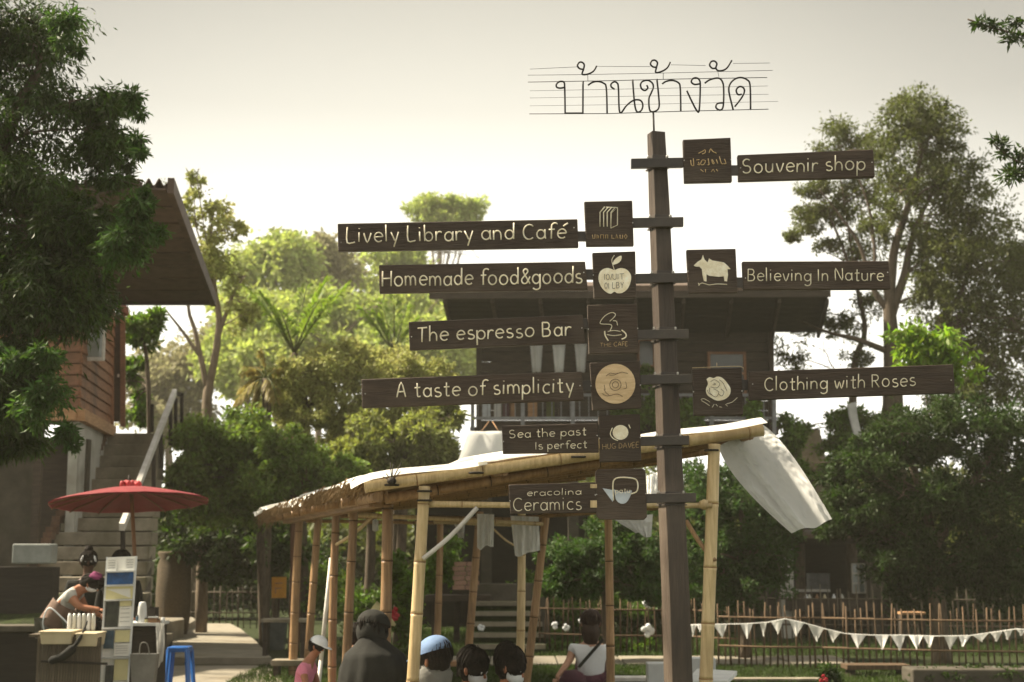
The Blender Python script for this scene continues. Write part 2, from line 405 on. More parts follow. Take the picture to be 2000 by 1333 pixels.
mat('brick_dark', (0.15, 0.085, 0.055), (0.08, 0.05, 0.035), 0.9, 9, bump=0.4)
mat('planter_grey', (0.26, 0.27, 0.25), (0.18, 0.19, 0.175), 0.8, 6, bump=0.15)
mat('brick_pink', (0.36, 0.22, 0.16), (0.24, 0.14, 0.10), 0.85, 9, bump=0.3)

# ------------------------------------------------------------------ ground, path, air
g = MB(); g.grid(lambda u, v: ((u - .5) * 270, -20 + v * 160, 0.0), 60, 40)
for v in g.v:
    if v.y > 45 or abs(v.x) > 25: v.z += 0.25 * noise.noise(v * 0.05)
obj('ground', g, 'grass', loc=(0, 0, 0), kind='structure')

path = thing('path', None, None, G(430, 24)); path['kind'] = 'structure'
def slab(poly, z0, z1, m, parent, name='paving_slab', bevel=0.01):
    s = MB(); s.prism([Vector((p.x, p.y, z0)) for p in poly], (0, 0, z1 - z0)); return obj(name, s, m, parent, bevel=bevel)
def onz(px, py, z):
    dx = (px - 1000.0) / F; dz = (666.5 - py) / F
    y = CT - dz * ST; w = ST + dz * CT
    s = (z - CAMZ) / w
    return Vector((dx * s, y * s, z))
# far slabs lie one step above the near ones
q = [onz(330, 1284, .1), onz(530, 1284, .1), onz(500, 1252, .1), onz(470, 1228, .1), onz(450, 1218, .1), onz(345, 1218, .1)]
slab(q, -.05, .1, 'concrete', path)
slab([onz(325, 1300, 0.012), onz(535, 1300, 0.012), onz(562, 1345, 0.012), onz(330, 1345, 0.012)], -.05, .012, 'concrete', path)
slab([onz(320, 1350, 0.012), onz(565, 1350, 0.012), onz(640, 1470, 0.012), onz(280, 1470, 0.012)], -.05, .012, 'concrete', path)
slab([onz(150, 1480, 0.012), onz(645, 1480, 0.012), onz(980, 2400, 0.012), onz(-700, 2400, 0.012)], -.05, .012, 'concrete', path)
step = thing('curved_steps', 'two low curved concrete steps beside the paving, left of the blue stool', 'steps', G(330, 27))
for k, (za, zb, x1) in enumerate(((0, .22, 383), (.0, .40, 352))):
    pts = [onz(300, 1240 - 24 * k, zb), onz(335, 1238 - 24 * k, zb), onz(360, 1224 - 14 * k, zb), onz(x1, 1211 - 12 * k, zb), onz(x1 - 6, 1206 - 13 * k, zb), onz(300, 1204 - 14 * k, zb)]
    slab(pts, 0, zb, 'concrete', step, 'tread')
# pale strip of path that crosses the garden behind the shelter, then a kerb
strip = thing('garden_path', None, None, G(1100, 20.5)); strip['kind'] = 'structure'
x = -1.15
while x < 4.6:
    w = random.uniform(.75, 1.05)
    slab([Vector((x, 19.9, 0)), Vector((x + w - .02, 19.9, 0)), Vector((x + w - .02, 21.3, 0)), Vector((x, 21.3, 0))], -.05, .03 + random.uniform(0, .01), 'concrete', strip); x += w
air = MB(); air.box((0, 60, 9.5), (300, 200, 21))
hz = obj('haze', air, [], None, kind='stuff')
vm = bpy.data.materials.new('air'); vm.use_nodes = True
for n in list(vm.node_tree.nodes): vm.node_tree.nodes.remove(n)
vo = vm.node_tree.nodes.new('ShaderNodeOutputMaterial'); pv = vm.node_tree.nodes.new('ShaderNodeVolumePrincipled')
pv.inputs['Color'].default_value = (1.0, 0.94, 0.80, 1); pv.inputs['Density'].default_value = 0.0008; pv.inputs['Anisotropy'].default_value = 0.0
vm.node_tree.links.new(pv.outputs[0], vo.inputs['Volume']); hz.data.materials.append(vm)

# ------------------------------------------------------------------ house on the left
H = thing('timber_house', 'raised timber house with red clapboards and a deep dark eave, half hidden by the tree', 'house', G(100, 21))
# eave seen from below: boards parallel to the gutter
A0, B0, C0, D0 = W(20, 372, 17), W(325, 372, 17), W(411, 590, 22.3), W(60, 590, 22.3)
nrm = (B0 - A0).cross(D0 - A0).normalized() * 0.05
if nrm.z < 0: nrm = -nrm
NB = 8
for k in range(NB):
    a, b = k / NB, (k + 1) / NB - 0.012
    m = MB(); q = [A0.lerp(D0, a), B0.lerp(C0, a), B0.lerp(C0, b), A0.lerp(D0, b)]
    m.prism(q, nrm * (0.6 + 0.5 * (k % 2))); obj('eave_plank', m, 'roof_metal', H)
m = MB()   # corrugated sheet above, its end ripples show along the ridge
def rs(u, v):
    p = A0.lerp(B0, u).lerp(D0.lerp(C0, u), v); return p + nrm * 1.8 + Vector((0, 0, 0.045 * math.sin(u * 2 * math.pi * 15)))
m.grid(rs, 120, 4, thick=(0, 0, .02)); obj('roof_sheet', m, 'roof_metal', H)
m = MB(); m.bar(B0 + Vector((.05, 0, .06)), C0 + Vector((.05, 0, 0.02)), .08, .2); obj('barge_board', m, 'roof_metal', H)
m = MB(); m.bar(D0, C0, .1, .1); obj('gutter', m, 'dark_wood', H)
# clapboard faces
c_bot, c_top = W(153, 799, 20.4), W(153, 534, 20.4); c_top.x = c_bot.x; c_top.y = c_bot.y
e_bot = W(214, 832, 23.4); e_top = Vector((e_bot.x, e_bot.y, c_top.z)); e_bot.z = c_bot.z
l_bot = W(-120, 802, 20.3); l_bot.z = c_bot.z
hgt = c_top.z - c_bot.z; NP = 12
for k in range(NP):
    z0 = c_bot.z + hgt * k / NP; z1 = z0 + hgt / NP - 0.012
    for (p, q2) in ((c_bot, e_bot), (l_bot, c_bot)):
        d = (q2 - p).normalized(); nn = Vector((d.y, -d.x, 0)).normalized()
        if nn.y > 0 and abs(nn.y) > .3: nn = -nn
        if p is c_bot and nn.x < 0: nn = -nn
        a = Vector((p.x, p.y, z0)); b = Vector((q2.x, q2.y, z0)); h = Vector((0, 0, z1 - z0))
        m = MB(); m.hexa([a - nn * .02, b - nn * .02, b + nn * .035, a + nn * .035, a + h - nn * .02, b + h - nn * .02, b + h + nn * .008, a + h + nn * .008])
        obj('clapboard', m, 'red_wood', H)
m = MB(); m.bar(l_bot + Vector((0, -.05, -.09)), c_bot + Vector((0, -.05, -.09)), .16, .17); m.bar(c_bot + Vector((0.03, -.05, -.09)), e_bot + Vector((0.03, 0, -.09)), .16, .17); obj('sill_beam', m, 'tan_wood', H)
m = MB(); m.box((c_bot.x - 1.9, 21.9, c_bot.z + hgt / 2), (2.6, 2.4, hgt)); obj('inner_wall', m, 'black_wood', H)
m = MB(); px0 = c_bot.x; m.prism([Vector((px0, 20.45, 0)), Vector((px0, 20.45, c_bot.z - .18)), Vector((e_bot.x + .02, 23.3, c_bot.z - .18)), Vector((e_bot.x + .02, 23.3, 0))], (-.15, .05, 0)); obj('plinth_wall', m, 'plaster', H)
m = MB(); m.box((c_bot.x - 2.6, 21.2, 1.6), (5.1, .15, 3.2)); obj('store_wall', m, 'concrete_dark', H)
m = MB(); m.box((c_bot.x - .42, 21.08, 1.7), (.62, .08, 2.7)); dd = obj('store_door', m, 'dark_wood', H)
m = MB(); m.box((c_bot.x - .16, 21.02, 1.6), (.03, .06, .14)); obj('handle', m, 'iron', dd)
m = MB(); m.bar(G(67, 19.2), G(67, 19.2, 3.4), .1, .1); obj('column', m, 'dark_wood', H)
m = MB(); m.bar(G(-50, 19.2), G(-50, 19.2, 3.4), .12, .12); obj('column', m, 'dark_wood', H)
# door at the stair head
m = MB(); m.box(W(228, 720, 23.5), (.17, .05, 1.78)); dr = obj('door', m, 'dark_wood', H)
m = MB(); m.box(W(231, 734, 23.45), (.025, .03, .05)); obj('knob', m, 'bolt_metal', dr)
for xx in (217, 240):
    m = MB(); m.bar(W(xx, 834, 23.4), W(xx, 600, 23.4), .045, .08); obj('door_post', m, 'red_wood', H)
m = MB(); m.bar(W(190, 552, 21.5), W(246, 610, 23.2), .09, .13); obj('eave_bracket', m, mat('paint_red', (0.30, 0.07, 0.045), (0.2, 0.045, 0.03), 0.6, 6), H)
m = MB(); m.box(W(180, 640, 20.9) + Vector((.05, 0, 0)), (.3, .06, 1.0)); wd = obj('window', m, 'rail_paint', H)
m = MB(); m.box(W(180, 640, 20.9) + Vector((.05, -.05, 0)), (.24, .03, .9)); obj('pane', m, 'glass', wd)
# outside stair
S = thing('outside_stair', 'straight concrete stair climbing to the timber house behind the red parasol', 'stairs', G(170, 18))
NS = 17
for k in range(NS):
    t = k / (NS - 1); z1 = 3.46 - t * 3.26; Y = 23.2 - t * 5.6
    yy = 1070 - (z1 - 1.6) * F / Y
    xl = 205 - (yy - 838) * .50 if yy > 838 else 205
    xr = 305 - (yy - 838) * .06 if yy > 838 else 305
    a, b = G(xl, Y), G(xr, Y)
    m = MB(); m.box(((a.x + b.x) / 2 + random.uniform(-.01, .01), Y + .2, z1 - .1), (b.x - a.x, .42, .185)); obj('step', m, 'stone_step', S, bevel=.012)
m = MB(); m.prism([Vector((G(250, 17.4).x, 17.6, 0)), Vector((G(250, 17.4).x, 17.6, .1)), Vector((G(250, 23).x, 23.5, 3.25)), Vector((G(250, 23).x, 23.5, 0))], (1.0, 0, 0)); m2 = m
for v in m2.v: v.x -= .75
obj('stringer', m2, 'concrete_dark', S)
m = MB()
for k in range(34):   # broken red brick edge
    t = k / 33; z1 = 3.4 - t * 2.6; Y = 23.0 - t * 4.4; yy = 1070 - (z1 - 1.6) * F / Y; a = G(205 - (yy - 838) * .50, Y, z1 + .02)
    bm_ = MB(); bm_.box(a + Vector((-.02, -.03, 0)), (.12, .16, .10), rz=random.uniform(-.3, .3)); obj('brick', bm_, 'brick_dark', S)
RL = thing('stair_railing', 'white topped handrail on dark posts beside the outside stair', 'railing', G(300, 20))
m = MB(); m.bar(W(341, 766, 23.3), W(238, 1030, 18.2), .07, .10); obj('handrail', m, 'rail_paint', RL)
for xx, ya, yb, Y in ((297, 790, 845, 23.3), (333, 790, 870, 22.8), (343, 778, 850, 23.5), (355, 770, 842, 23.6), (314, 835, 915, 21.8), (300, 870, 960, 21), (276, 935, 1000, 20), (240, 1025, 1110, 18.3)):
    m = MB(); m.bar(W(xx, ya, Y), W(xx, yb, Y), .05, .05); obj('rail_post', m, 'black_wood', RL)
m = MB(); m.bar(W(341, 768, 23.3), W(356, 772, 23.7), .05, .06); obj('rail_end', m, 'black_wood', RL)
# planter on the wall, grassy bank and kerb left of the stall
pl = MB(); a = W(68, 1082, 17.5); pl.box(a, (.48, .25, .24)); o = obj('wall_planter', pl, 'planter_grey', None, label='pale grey box planter standing under the timber house behind a dark column', cat='planter', bevel=.02)
b = MB(); b.grid(lambda u, v: (-9.5 + u * 4.2, 16.4 + v * 1.4, .30 + v * .72 + .05 * noise.noise(Vector((u * 9, v * 7, 0)))), 20, 10, thick=(0, 0, -.6)); obj('grass_bank', b, 'grass', None, kind='structure')
b = MB(); b.box(G(60, 15.8, .35) + Vector((-.6, 0, 0)), (2.7, .25, .7)); lw = thing('low_wall', 'low dark wall with a pale stone cap under the grass bank at the far left', 'wall', G(20, 15.8)); obj('wall', b, 'black_wood', lw)
b = MB(); b.box(G(60, 15.8, .735) + Vector((-.6, -.02, 0)), (2.74, .34, .07)); obj('cap', b, 'concrete_dark', lw, bevel=.01)
b = MB(); b.box(Vector((W(68, 1100, 17.5).x - 1.25, 17.55, W(68, 1103, 17.5).z / 2 - .02)), (3.0, .27, W(68, 1103, 17.5).z - .02)); obj('planter_ledge', b, 'black_wood', None, label='dark ledge carrying the pale grey planter at the far left', cat='ledge')

# ------------------------------------------------------------------ house in the middle
K = thing('stilt_house', 'dark timber house on stilts with a railed balcony, behind the signpost', 'house', G(1225, 28))
fa, fb, fc, fd = W(868, 582, 25), W(1617, 582, 25), W(1600, 650, 28), W(884, 650, 28)
for k in range(8):
    a, b = k / 8, (k + 1) / 8 - .008
    m = MB(); m.prism([fa.lerp(fd, a), fb.lerp(fc, a), fb.lerp(fc, b), fa.lerp(fd, b)], (0, 0, .05 + .02 * (k % 2))); obj('eave_plank', m, 'black_wood', K)
m = MB(); m.prism([W(838, 571, 24.9), W(1622, 567, 24.9), W(1690, 560, 30), W(780, 560, 30)], (0, 0, .1)); obj('roof', m, 'roof_metal', K)
m = MB(); m.bar(W(838, 578, 24.95), W(1622, 574, 24.95), .05, .12); obj('fascia', m, 'dark_wood', K)
for k in range(10):
    y1 = 650 + k * 19; p0, p1 = W(935, y1, 28.1), W(1506, y1, 28.1)
    m = MB(); m.box(((p0.x + p1.x) / 2, 28.15 + .012 * (k % 2), p0.z - .095), (p1.x - p0.x, .08, .183)); obj('wall_plank', m, 'dark_wood', K)
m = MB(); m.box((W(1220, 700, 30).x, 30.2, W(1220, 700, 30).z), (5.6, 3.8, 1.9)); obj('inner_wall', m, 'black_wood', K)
for xx in (935, 1506):
    m = MB(); m.bar(W(xx, 850, 28.0), W(xx, 648, 28.0), .1, .1); obj('corner_post', m, 'dark_wood', K)
for x0, x1 in ((1035, 1060), (1079, 1104), (1122, 1146)):
    a0, a1, a2, a3 = W(x0, 672, 26.7), W(x1, 672, 26.7), W(x1 - 4, 728, 26.7), W(x0 + 5, 728, 26.7)
    m = MB(); m.grid(lambda u, v: a0.lerp(a1, u).lerp(a3.lerp(a2, u), v) + Vector((0, -.04 + .03 * math.sin(u * 9), 0)), 8, 4, thick=(0, .01, 0)); obj('curtain', m, 'white_cloth', K)
for k in range(9):
    t = k / 8; p0, p1 = fa.lerp(fb, t), fd.lerp(fc, t); m = MB(); m.bar(p0 + Vector((0, .05, -.05)), p1 + Vector((0, .1, -.05)), .06, .09); obj('rafter', m, 'dark_wood', K)
for xx, hw_, y0_, y1_ in ((1262, 15, 612, 716), (1420, 34, 690, 770)):
    p0, p1 = W(xx - hw_, y1_, 28.02), W(xx + hw_, y0_, 28.02); cx_, cz_ = (p0.x + p1.x) / 2, (p0.z + p1.z) / 2; w_, h_ = p1.x - p0.x, p1.z - p0.z; m = MB()
    for dx in (-.5, .5): m.box((cx_ + dx * w_, 28.03, cz_), (.05, .08, h_ + .05))
    for dz in (-.5, 0, .5): m.box((cx_, 28.034, cz_ + dz * h_), (w_ - .05, .07, .045))
    wn_ = obj('window', m, 'red_wood', K); m = MB(); m.box((cx_, 28.05, cz_), (w_ - .05, .02, h_)); obj('pane', m, 'glass_dark', wn_)
# balcony
m = MB(); a, b = W(918, 842, 26.6), W(1520, 842, 26.6); m.box(((a.x + b.x) / 2, 27.3, a.z), (b.x - a.x, 1.5, .14)); obj('balcony_floor', m, 'dark_wood', K)
for yy, hh in ((772, .05), (817, .045)):
    m = MB(); m.bar(W(921, yy, 26.6), W(1518, yy, 26.6), .05, hh); obj('rail', m, 'rail_grey', K)
bal = None
for k in range(33):
    xx = 934 + k * 18.0
    p0, p1 = W(xx, 816, 26.6), W(xx, 773, 26.6)
    if bal is None:
        m = MB(); m.bar(p0, p1, .016, .016); bal = obj('baluster', m, 'rail_grey', K)
    else: dup(bal, (p0 + p1) / 2)
for xx in (923, 1021, 1119, 1390, 1512):
    m = MB(); m.bar(W(xx, 850, 26.55), W(xx, 768, 26.55), .07, .07); obj('rail_post', m, 'rail_grey', K)
for k, (xx, ww, mm) in enumerate(((950, 16, 'tin'), (972, 14, 'plinth'), (990, 15, 'cloth_maroon'), (1000, 12, 'clay'), (1040, 18, 'tan_wood'), (1075, 16, 'leaf_olive'), (1100, 20, 'dark_wood'))):
    p = W(xx, 798, 27.4); m = MB(); m.box(p, (PX(ww, 27), .1, .36)); obj('stored_board', m, mm, K)
for xx in (950, 1120, 1300, 1500):
    m = MB(); m.bar(G(xx, 27.8), Vector((G(xx, 27.8).x, 27.8, W(xx, 848, 27.8).z)), .2, .2); obj('stilt', m, 'concrete_dark', K)
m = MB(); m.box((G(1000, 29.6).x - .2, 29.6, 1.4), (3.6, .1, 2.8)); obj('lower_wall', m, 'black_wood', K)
# white cloth sheet hung under the balcony
P = thing('hanging_banner', 'blank white cloth banner hung by two strings at the left end of the balcony', 'banner', W(938, 900, 20))
q = [W(915, 842, 20), W(982, 843, 20), W(984, 898, 20), W(892, 908, 20)]
m = MB(); m.grid(lambda u, v: q[0].lerp(q[1], u).lerp(q[3].lerp(q[2], u), v) + Vector((0, .05 * math.sin(u * 5 + v), 0)), 10, 8, thick=(0, .012, 0)); obj('cloth', m, 'white_cloth', P)
for (xa, xb) in ((940, 955), (974, 962)):
    m = MB(); m.tube([W(xa, 843, 20), W(xb, 824, 20.3)], .006, 5); obj('string', m, 'tan_wood', P)

# terraces, wall and bench under the house
T = thing('garden_steps', 'grassy garden steps with pale plank edges below the grey wall', 'steps', G(985, 23))
for k in range(5):
    z1 = .14 * (k + 1) + .02; Y = 21.8 + k * .5
    a, b = G(915 + k * 3, Y), G(1065 - k * 3, Y)
    m = MB(); m.box(((a.x + b.x) / 2, Y + .27, z1 / 2), (b.x - a.x, .46, z1 - .01)); obj('step', m, 'grass', T)
    m = MB(); m.box(((a.x + b.x) / 2, Y + .015, z1 - .03), (b.x - a.x, .04, .07)); obj('plank', m, 'stone_step', T)
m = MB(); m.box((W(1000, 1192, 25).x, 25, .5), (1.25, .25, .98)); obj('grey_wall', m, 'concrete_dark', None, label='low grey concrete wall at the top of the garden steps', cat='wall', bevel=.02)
m = MB(); 
B = thing('dark_counter', 'dark plank counter on posts with stacked pink bricks beside it', 'counter', G(900, 24.4))
m.box((W(895, 1168, 24.4).x, 24.4, W(895, 1168, 24.4).z), (1.1, .5, .1)); obj('counter_top', m, 'dark_wood', B)
for xx in (850, 893, 938):
    m = MB(); m.bar(G(xx, 24.4), Vector((G(xx, 24.4).x, 24.4, W(895, 1170, 24.4).z)), .1, .1); obj('leg', m, 'dark_wood', B)
BP = thing('brick_stack', 'stack of pinkish bricks on the dark counter', 'bricks', W(908, 1158, 24.5))
br = None
for r_ in range(6):
    for c_ in range(2):
        p = W(896 + c_ * 25 + (r_ % 2) * 3, 1148 - r_ * 9.2, 24.5)
        if br is None:
            m = MB(); m.box(p, (.205, .12, .07)); br = obj('brick', m, 'brick_pink', BP)
        else: dup(br, p, (0, 0, random.uniform(-.05, .05)))
for k, (xx, yy, hh) in enumerate(((866, 1152, .12), (874, 1150, .16), (884, 1156, .08))):
    pass

# right-hand garden shop: pillars, counter, window
SH = thing('garden_shop', 'low open shop with grey pillars and a dark counter under the trees at right', 'shop', G(1620, 26))
for xx, w_ in ((1534, 24), (1707, 26)):
    m = MB(); m.box((G(xx, 26).x, 26, W(xx, 1060, 26).z / 2), (PX(w_, 26), .22, W(xx, 1060, 26).z)); obj('pillar', m, 'concrete_dark' if xx > 1600 else 'plaster', SH)
m = MB(); a, b = W(1500, 1056, 26), W(1740, 1056, 26); m.bar(a, b, .3, .12); obj('beam', m, 'dark_wood', SH)
m = MB(); m.prism([W(1490, 1052, 25.4), W(1750, 1052, 25.4), W(1750, 1040, 29), W(1490, 1040, 29)], (0, 0, .06)); obj('roof', m, 'roof_metal', SH)
m = MB(); m.box((G(1620, 25.8).x, 25.8, W(1620, 1182, 25.8).z), (1.6, .4, .2)); obj('counter', m, 'dark_wood', SH)
m = MB(); m.box((G(1640, 29).x, 29, 1.1), (2.6, .1, 2.2)); obj('back_wall', m, 'black_wood', SH)
m = MB(); a = W(1598, 1137, 27.5); m.box(a, (.38, .3, .32)); obj('cabinet', m, 'rail_grey', SH)
m = MB(); m.box(W(1585, 1154, 26.5), (.65, .2, .04)); obj('shelf', m, 'rail_paint', SH)
wf = W(1677, 1130, 26.3)
m = MB()
for dx in (-.115, 0, .115): m.box(wf + Vector((dx, 0, 0)), (.02, .04, .52))
for dz in (-.26, -.09, .09, .26): m.box(wf + Vector((0, 0.003, dz)), (.25, .036, .02))
wn = obj('window', m, 'rail_paint', SH)
m = MB(); m.box(wf + Vector((0, .03, 0)), (.23, .01, .5)); obj('pane', m, 'glass', wn)
bt = 0
for xx, mm in ((1575, 'mask_white'), (1581, 'water_bottle'), (1596, 'clay'), (1611, 'cream_plastic'), (1629, 'mask_white'), (1645, 'water_bottle')):
    p = W(xx, 1172, 25.7); m = MB(); m.lathe(p - Vector((0, 0, .01)), [(.03, 0), (.032, .06), (.018, .08), (.012, .11)], 10)
    obj('bottle', m, mm, None, label=['white bottle at the left end of the shop counter', 'clear bottle next to the white one on the shop counter', 'brown clay bottle on the shop counter', 'cream bottle right of the clay bottle on the shop counter', 'white bottle near the middle of the shop counter', 'clear bottle at the right end of the shop counter'][bt], cat='bottle', group='bottles on the shop counter'); bt += 1
# stone stair between the trees behind the shop, hanging tarp
SS = thing('stone_stair', 'pale stone stair between the trees behind the signpost, right of the balcony', 'stairs', G(1590, 32))
for k in range(12):
    z1 = 2.4 + k * .17; Y = 31 + k * .22
    a, b = G(1545 + k * 2, Y), G(1628 - k * 2, Y)
    m = MB(); m.box(((a.x + b.x) / 2, Y, z1), (b.x - a.x, .4, .16)); obj('step', m, 'stone_step', SS)
m = MB(); m.prism([Vector((G(1587, 31).x - .45, 31, 0)), Vector((G(1587, 31).x - .45, 31, 2.3)), Vector((G(1587, 33).x - .45, 33.6, 4.15)), Vector((G(1587, 33).x - .45, 33.6, 0))], (.9, 0, 0)); obj('stringer', m, 'concrete_dark', SS)
m = MB(); q2 = [W(1655, 790, 27), W(1672, 785, 27), W(1690, 905, 27), W(1678, 910, 27)]
m.grid(lambda u, v: q2[0].lerp(q2[1], u).lerp(q2[3].lerp(q2[2], u), v) + Vector((0, .05 * math.sin(v * 8), 0)), 4, 12, thick=(0, .02, 0)); obj('hanging_tarp', m, 'tarp', None, label='narrow pale tarp hanging among the branches at right', cat='tarp')

mat('leaf_haze', (0.34, 0.32, 0.17), (0.22, 0.21, 0.10), 0.7, 0.4, bump=0, spec=0.2, trans=0.4, island=0.35)  # olive foliage with the distance haze painted into its colour

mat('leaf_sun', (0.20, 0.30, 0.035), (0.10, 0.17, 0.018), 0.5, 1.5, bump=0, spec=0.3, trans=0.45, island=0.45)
# ------------------------------------------------------------------ signpost
def arc(cx, cy, rx, ry, a0, a1, n=10):
    return [(cx + rx * math.cos(R(a0 + (a1 - a0) * i / n)), cy + ry * math.sin(R(a0 + (a1 - a0) * i / n))) for i in range(n + 1)]
RING = lambda cx=.42, cy=.48, rx=.40, ry=.48: arc(cx, cy, rx, ry, 0, 360, 16)
FONT = {   # strokes in units of the x-height, and the advance
 'a': ([RING(), [(.84, 1), (.83, .3), (.88, 0)]], 1.05), 'b': ([[(0.02, 1.75), (0, 0)], RING(.42)], 1.0), 'c': ([arc(.45, .5, .43, .5, 50, 310, 12)], .92),
 'd': ([RING(), [(.86, 1.75), (.83, 0)]], 1.05), 'e': ([[(.06, .52), (.82, .56)] + arc(.44, .5, .42, .5, 8, 315, 14)], 1.0),
 'f': ([arc(.62, 1.35, .34, .34, 40, 180, 7) + [(.27, 0)], [(0, 1.0), (.6, 1.02)]], .72), 'g': ([RING(), [(.84, 1)] + arc(.44, -.28, .41, .36, 0, -150, 9)], 1.05),
 'h': ([[(0, 1.75), (0, 0)], arc(.38, .5, .37, .48, 170, 0, 7) + [(.75, 0)]], .98), 'i': ([[(.05, 1.0), (.05, 0)], [(.05, 1.38), (.06, 1.46)]], .38),
 'l': ([[(.05, 1.8), (.04, 0)]], .36), 'm': ([[(0, 1), (0, 0)], arc(.3, .55, .29, .43, 170, 0, 6) + [(.59, 0)], arc(.88, .55, .29, .43, 170, 0, 6) + [(1.17, 0)]], 1.42),
 'n': ([[(0, 1), (0, 0)], arc(.37, .52, .36, .46, 170, 0, 7) + [(.73, 0)]], .98), 'o': ([RING(.44, .5, .44, .5)], 1.08),
 'p': ([[(0, 1), (0, -.65)], RING(.42)], 1.0), 'r': ([[(0, 1), (0, 0)], arc(.36, .55, .35, .42, 170, 50, 5)], .68),
 's': ([arc(.36, .76, .3, .24, 50, 250, 8) + arc(.36, .25, .34, .26, 80, -150, 9)], .85), 't': ([[(.28, 1.5), (.28, .2), (.4, 0), (.6, .05)], [(0, 1.0), (.6, 1.03)]], .78),
 'u': ([[(0, 1), (0, .45)] + arc(.37, .4, .37, .4, 180, 360, 7) + [(.74, 1), (.76, 0)]], 1.0), 'v': ([[(0, 1), (.36, 0), (.74, 1)]], .92),
 'w': ([[(0, 1), (.28, 0), (.55, .85), (.82, 0), (1.1, 1)]], 1.3), 'y': ([[(0, 1), (.40, .08)], [(.80, 1), (.30, -.62)]], .95),
 'L': ([[(.02, 1.65), (0, 0), (.78, .03)]], .98), 'C': ([arc(.62, .8, .60, .8, 48, 312, 14)], 1.22), 'H': ([[(0, 1.6), (0, 0)], [(.95, 1.6), (.95, 0)], [(-.05, .8), (1.0, .84)]], 1.22),
 'T': ([[(-.05, 1.55), (1.0, 1.6)], [(.46, 1.57), (.46, 0)]], 1.12), 'B': ([[(0, 1.6), (0, 0)], [(0, 1.58), (.45, 1.55)] + arc(.45, 1.2, .3, .36, 80, -80, 7) + [(0, .85), (.5, .82)] + arc(.5, .42, .34, .4, 80, -90, 7) + [(0, 0)]], 1.08),
 'A': ([[(0, 0), (.5, 1.65), (1.0, 0)], [(.2, .6), (.82, .63)]], 1.2), 'S': ([arc(.48, 1.2, .42, .4, 40, 255, 9) + arc(.46, .42, .46, .42, 80, -150, 9)], 1.15),
 'N': ([[(0, 0), (0, 1.6), (.9, 0), (.92, 1.6)]], 1.15), 'R': ([[(0, 1.6), (0, 0)], [(0, 1.58), (.45, 1.56)] + arc(.45, 1.2, .34, .36, 80, -90, 7) + [(0, .82)], [(.35, .82), (.88, 0)]], 1.1),
 'I': ([[(.05, 1.55), (.05, 0)]], .38), '&': ([[(.95, 0), (.25, 1.15)] + arc(.45, 1.3, .24, .24, 200, -30, 8) + [(.1, .55)] + arc(.38, .36, .34, .36, 160, 320, 8) + [(.95, .75)]], 1.1),
 '0': ([arc(.4, .8, .38, .8, 0, 360, 12)], .95), '1': ([[(.1, 1.6), (.1, 0)]], .3), '/': ([[(0, 0), (.3, 1.6)]], .4), 'D': ([[(0, 1.6), (0, 0)] + arc(.1, .8, .7, .8, -90, 90, 8)], 1.0),
 'M': ([[(0, 0), (0, 1.6), (.5, .6), (1, 1.6), (1, 0)]], 1.2), 'E': ([[(.7, 1.6), (0, 1.6), (0, 0), (.7, 0)], [(0, .8), (.6, .8)]], .9), 'V': ([[(0, 1.6), (.4, 0), (.8, 1.6)]], 1.0),
 'Y': ([[(0, 1.6), (.4, .8), (.8, 1.6)], [(.4, .8), (.4, 0)]], 1.0), 'U': ([[(0, 1.6), (0, .4)] + arc(.4, .4, .4, .4, 180, 360, 6) + [(.8, 1.6)]], 1.0), 'G': ([arc(.6, .8, .58, .8, 50, 340, 12) + [(.6, .7)]], 1.2),
 'F': ([[(.7, 1.6), (0, 1.6), (0, 0)], [(0, .8), (.6, .8)]], .85),
}
FONT['\u00e9'] = ([s for s in FONT['e'][0]] + [[(.55, 1.3), (1.0, 1.62)]], 1.0)
SY = 7.0
SP = thing('signpost', 'tall dark wooden fingerpost carrying rows of brown boards and a wire name on top', 'signpost', G(1340, SY))
YAW = {}
def board(name, c, Y=SY, th=.035, mat_='sign_wood', label=None, bevel=.004, parent=None, yaw=0.0):
    """c: four photo corners TL TR BR BL"""
    x0 = sum(p[0] for p in c) / len(c)
    q = [W(px, py, Y + yaw * (px - x0) / F * Y) for px, py in c]
    m = MB(); m.prism([q[0]] + q[:0:-1], (0, th, 0))
    o = obj(name, m, mat_, parent or SP, bevel=bevel, label=label); YAW[o.name] = (yaw, x0, Y); return o
def write(text, parent, x0, y0, x1, y1, xh, r=.0041, Y=SY, mat_='letter_paint', nm='letter', joined=False, wob=.05, slant=0.0):
    adv = []; t = 0
    for ch in text:
        adv.append(t); t += .62 if ch == ' ' else FONT[ch][1] + .16
    t -= .16; kx = (x1 - x0) / t; big = MB()
    for ch, a in zip(text, adv):
        if ch == ' ': continue
        m = MB(); jy = random.uniform(-wob, wob) * xh; sl = random.uniform(-.03, .03) + slant; sx = random.uniform(.96, 1.04)
        for st in FONT[ch][0]:
            pts = []
            for (u, v) in st:
                px = x0 + (a + u * sx + v * sl) * kx
                py = y0 + (y1 - y0) * (px - x0) / (x1 - x0) - (v * xh) + jy
                yw, xc_, _ = YAW.get(parent.name, (0, 0, 0)); pts.append(W(px, py, Y - .002 + yw * (px - xc_) / F * Y))
            if len(st) < 8 and len(st) > 2: pts = smooth_line(pts, 3)
            rr = [r * .82 * (1 + .18 * noise.noise(p * 60)) for p in pts]
            m.tube(pts, rr, 6, 0, True)
        if joined: big.v, big.f, big.mi, big.sm = (lambda k: (big.v + m.v, big.f + [[i + k for i in f] for f in m.f], big.mi + m.mi, big.sm + m.sm))(len(big.v))
        else: obj(nm, m, mat_, parent)
    if joined: obj(nm, big, mat_, parent)
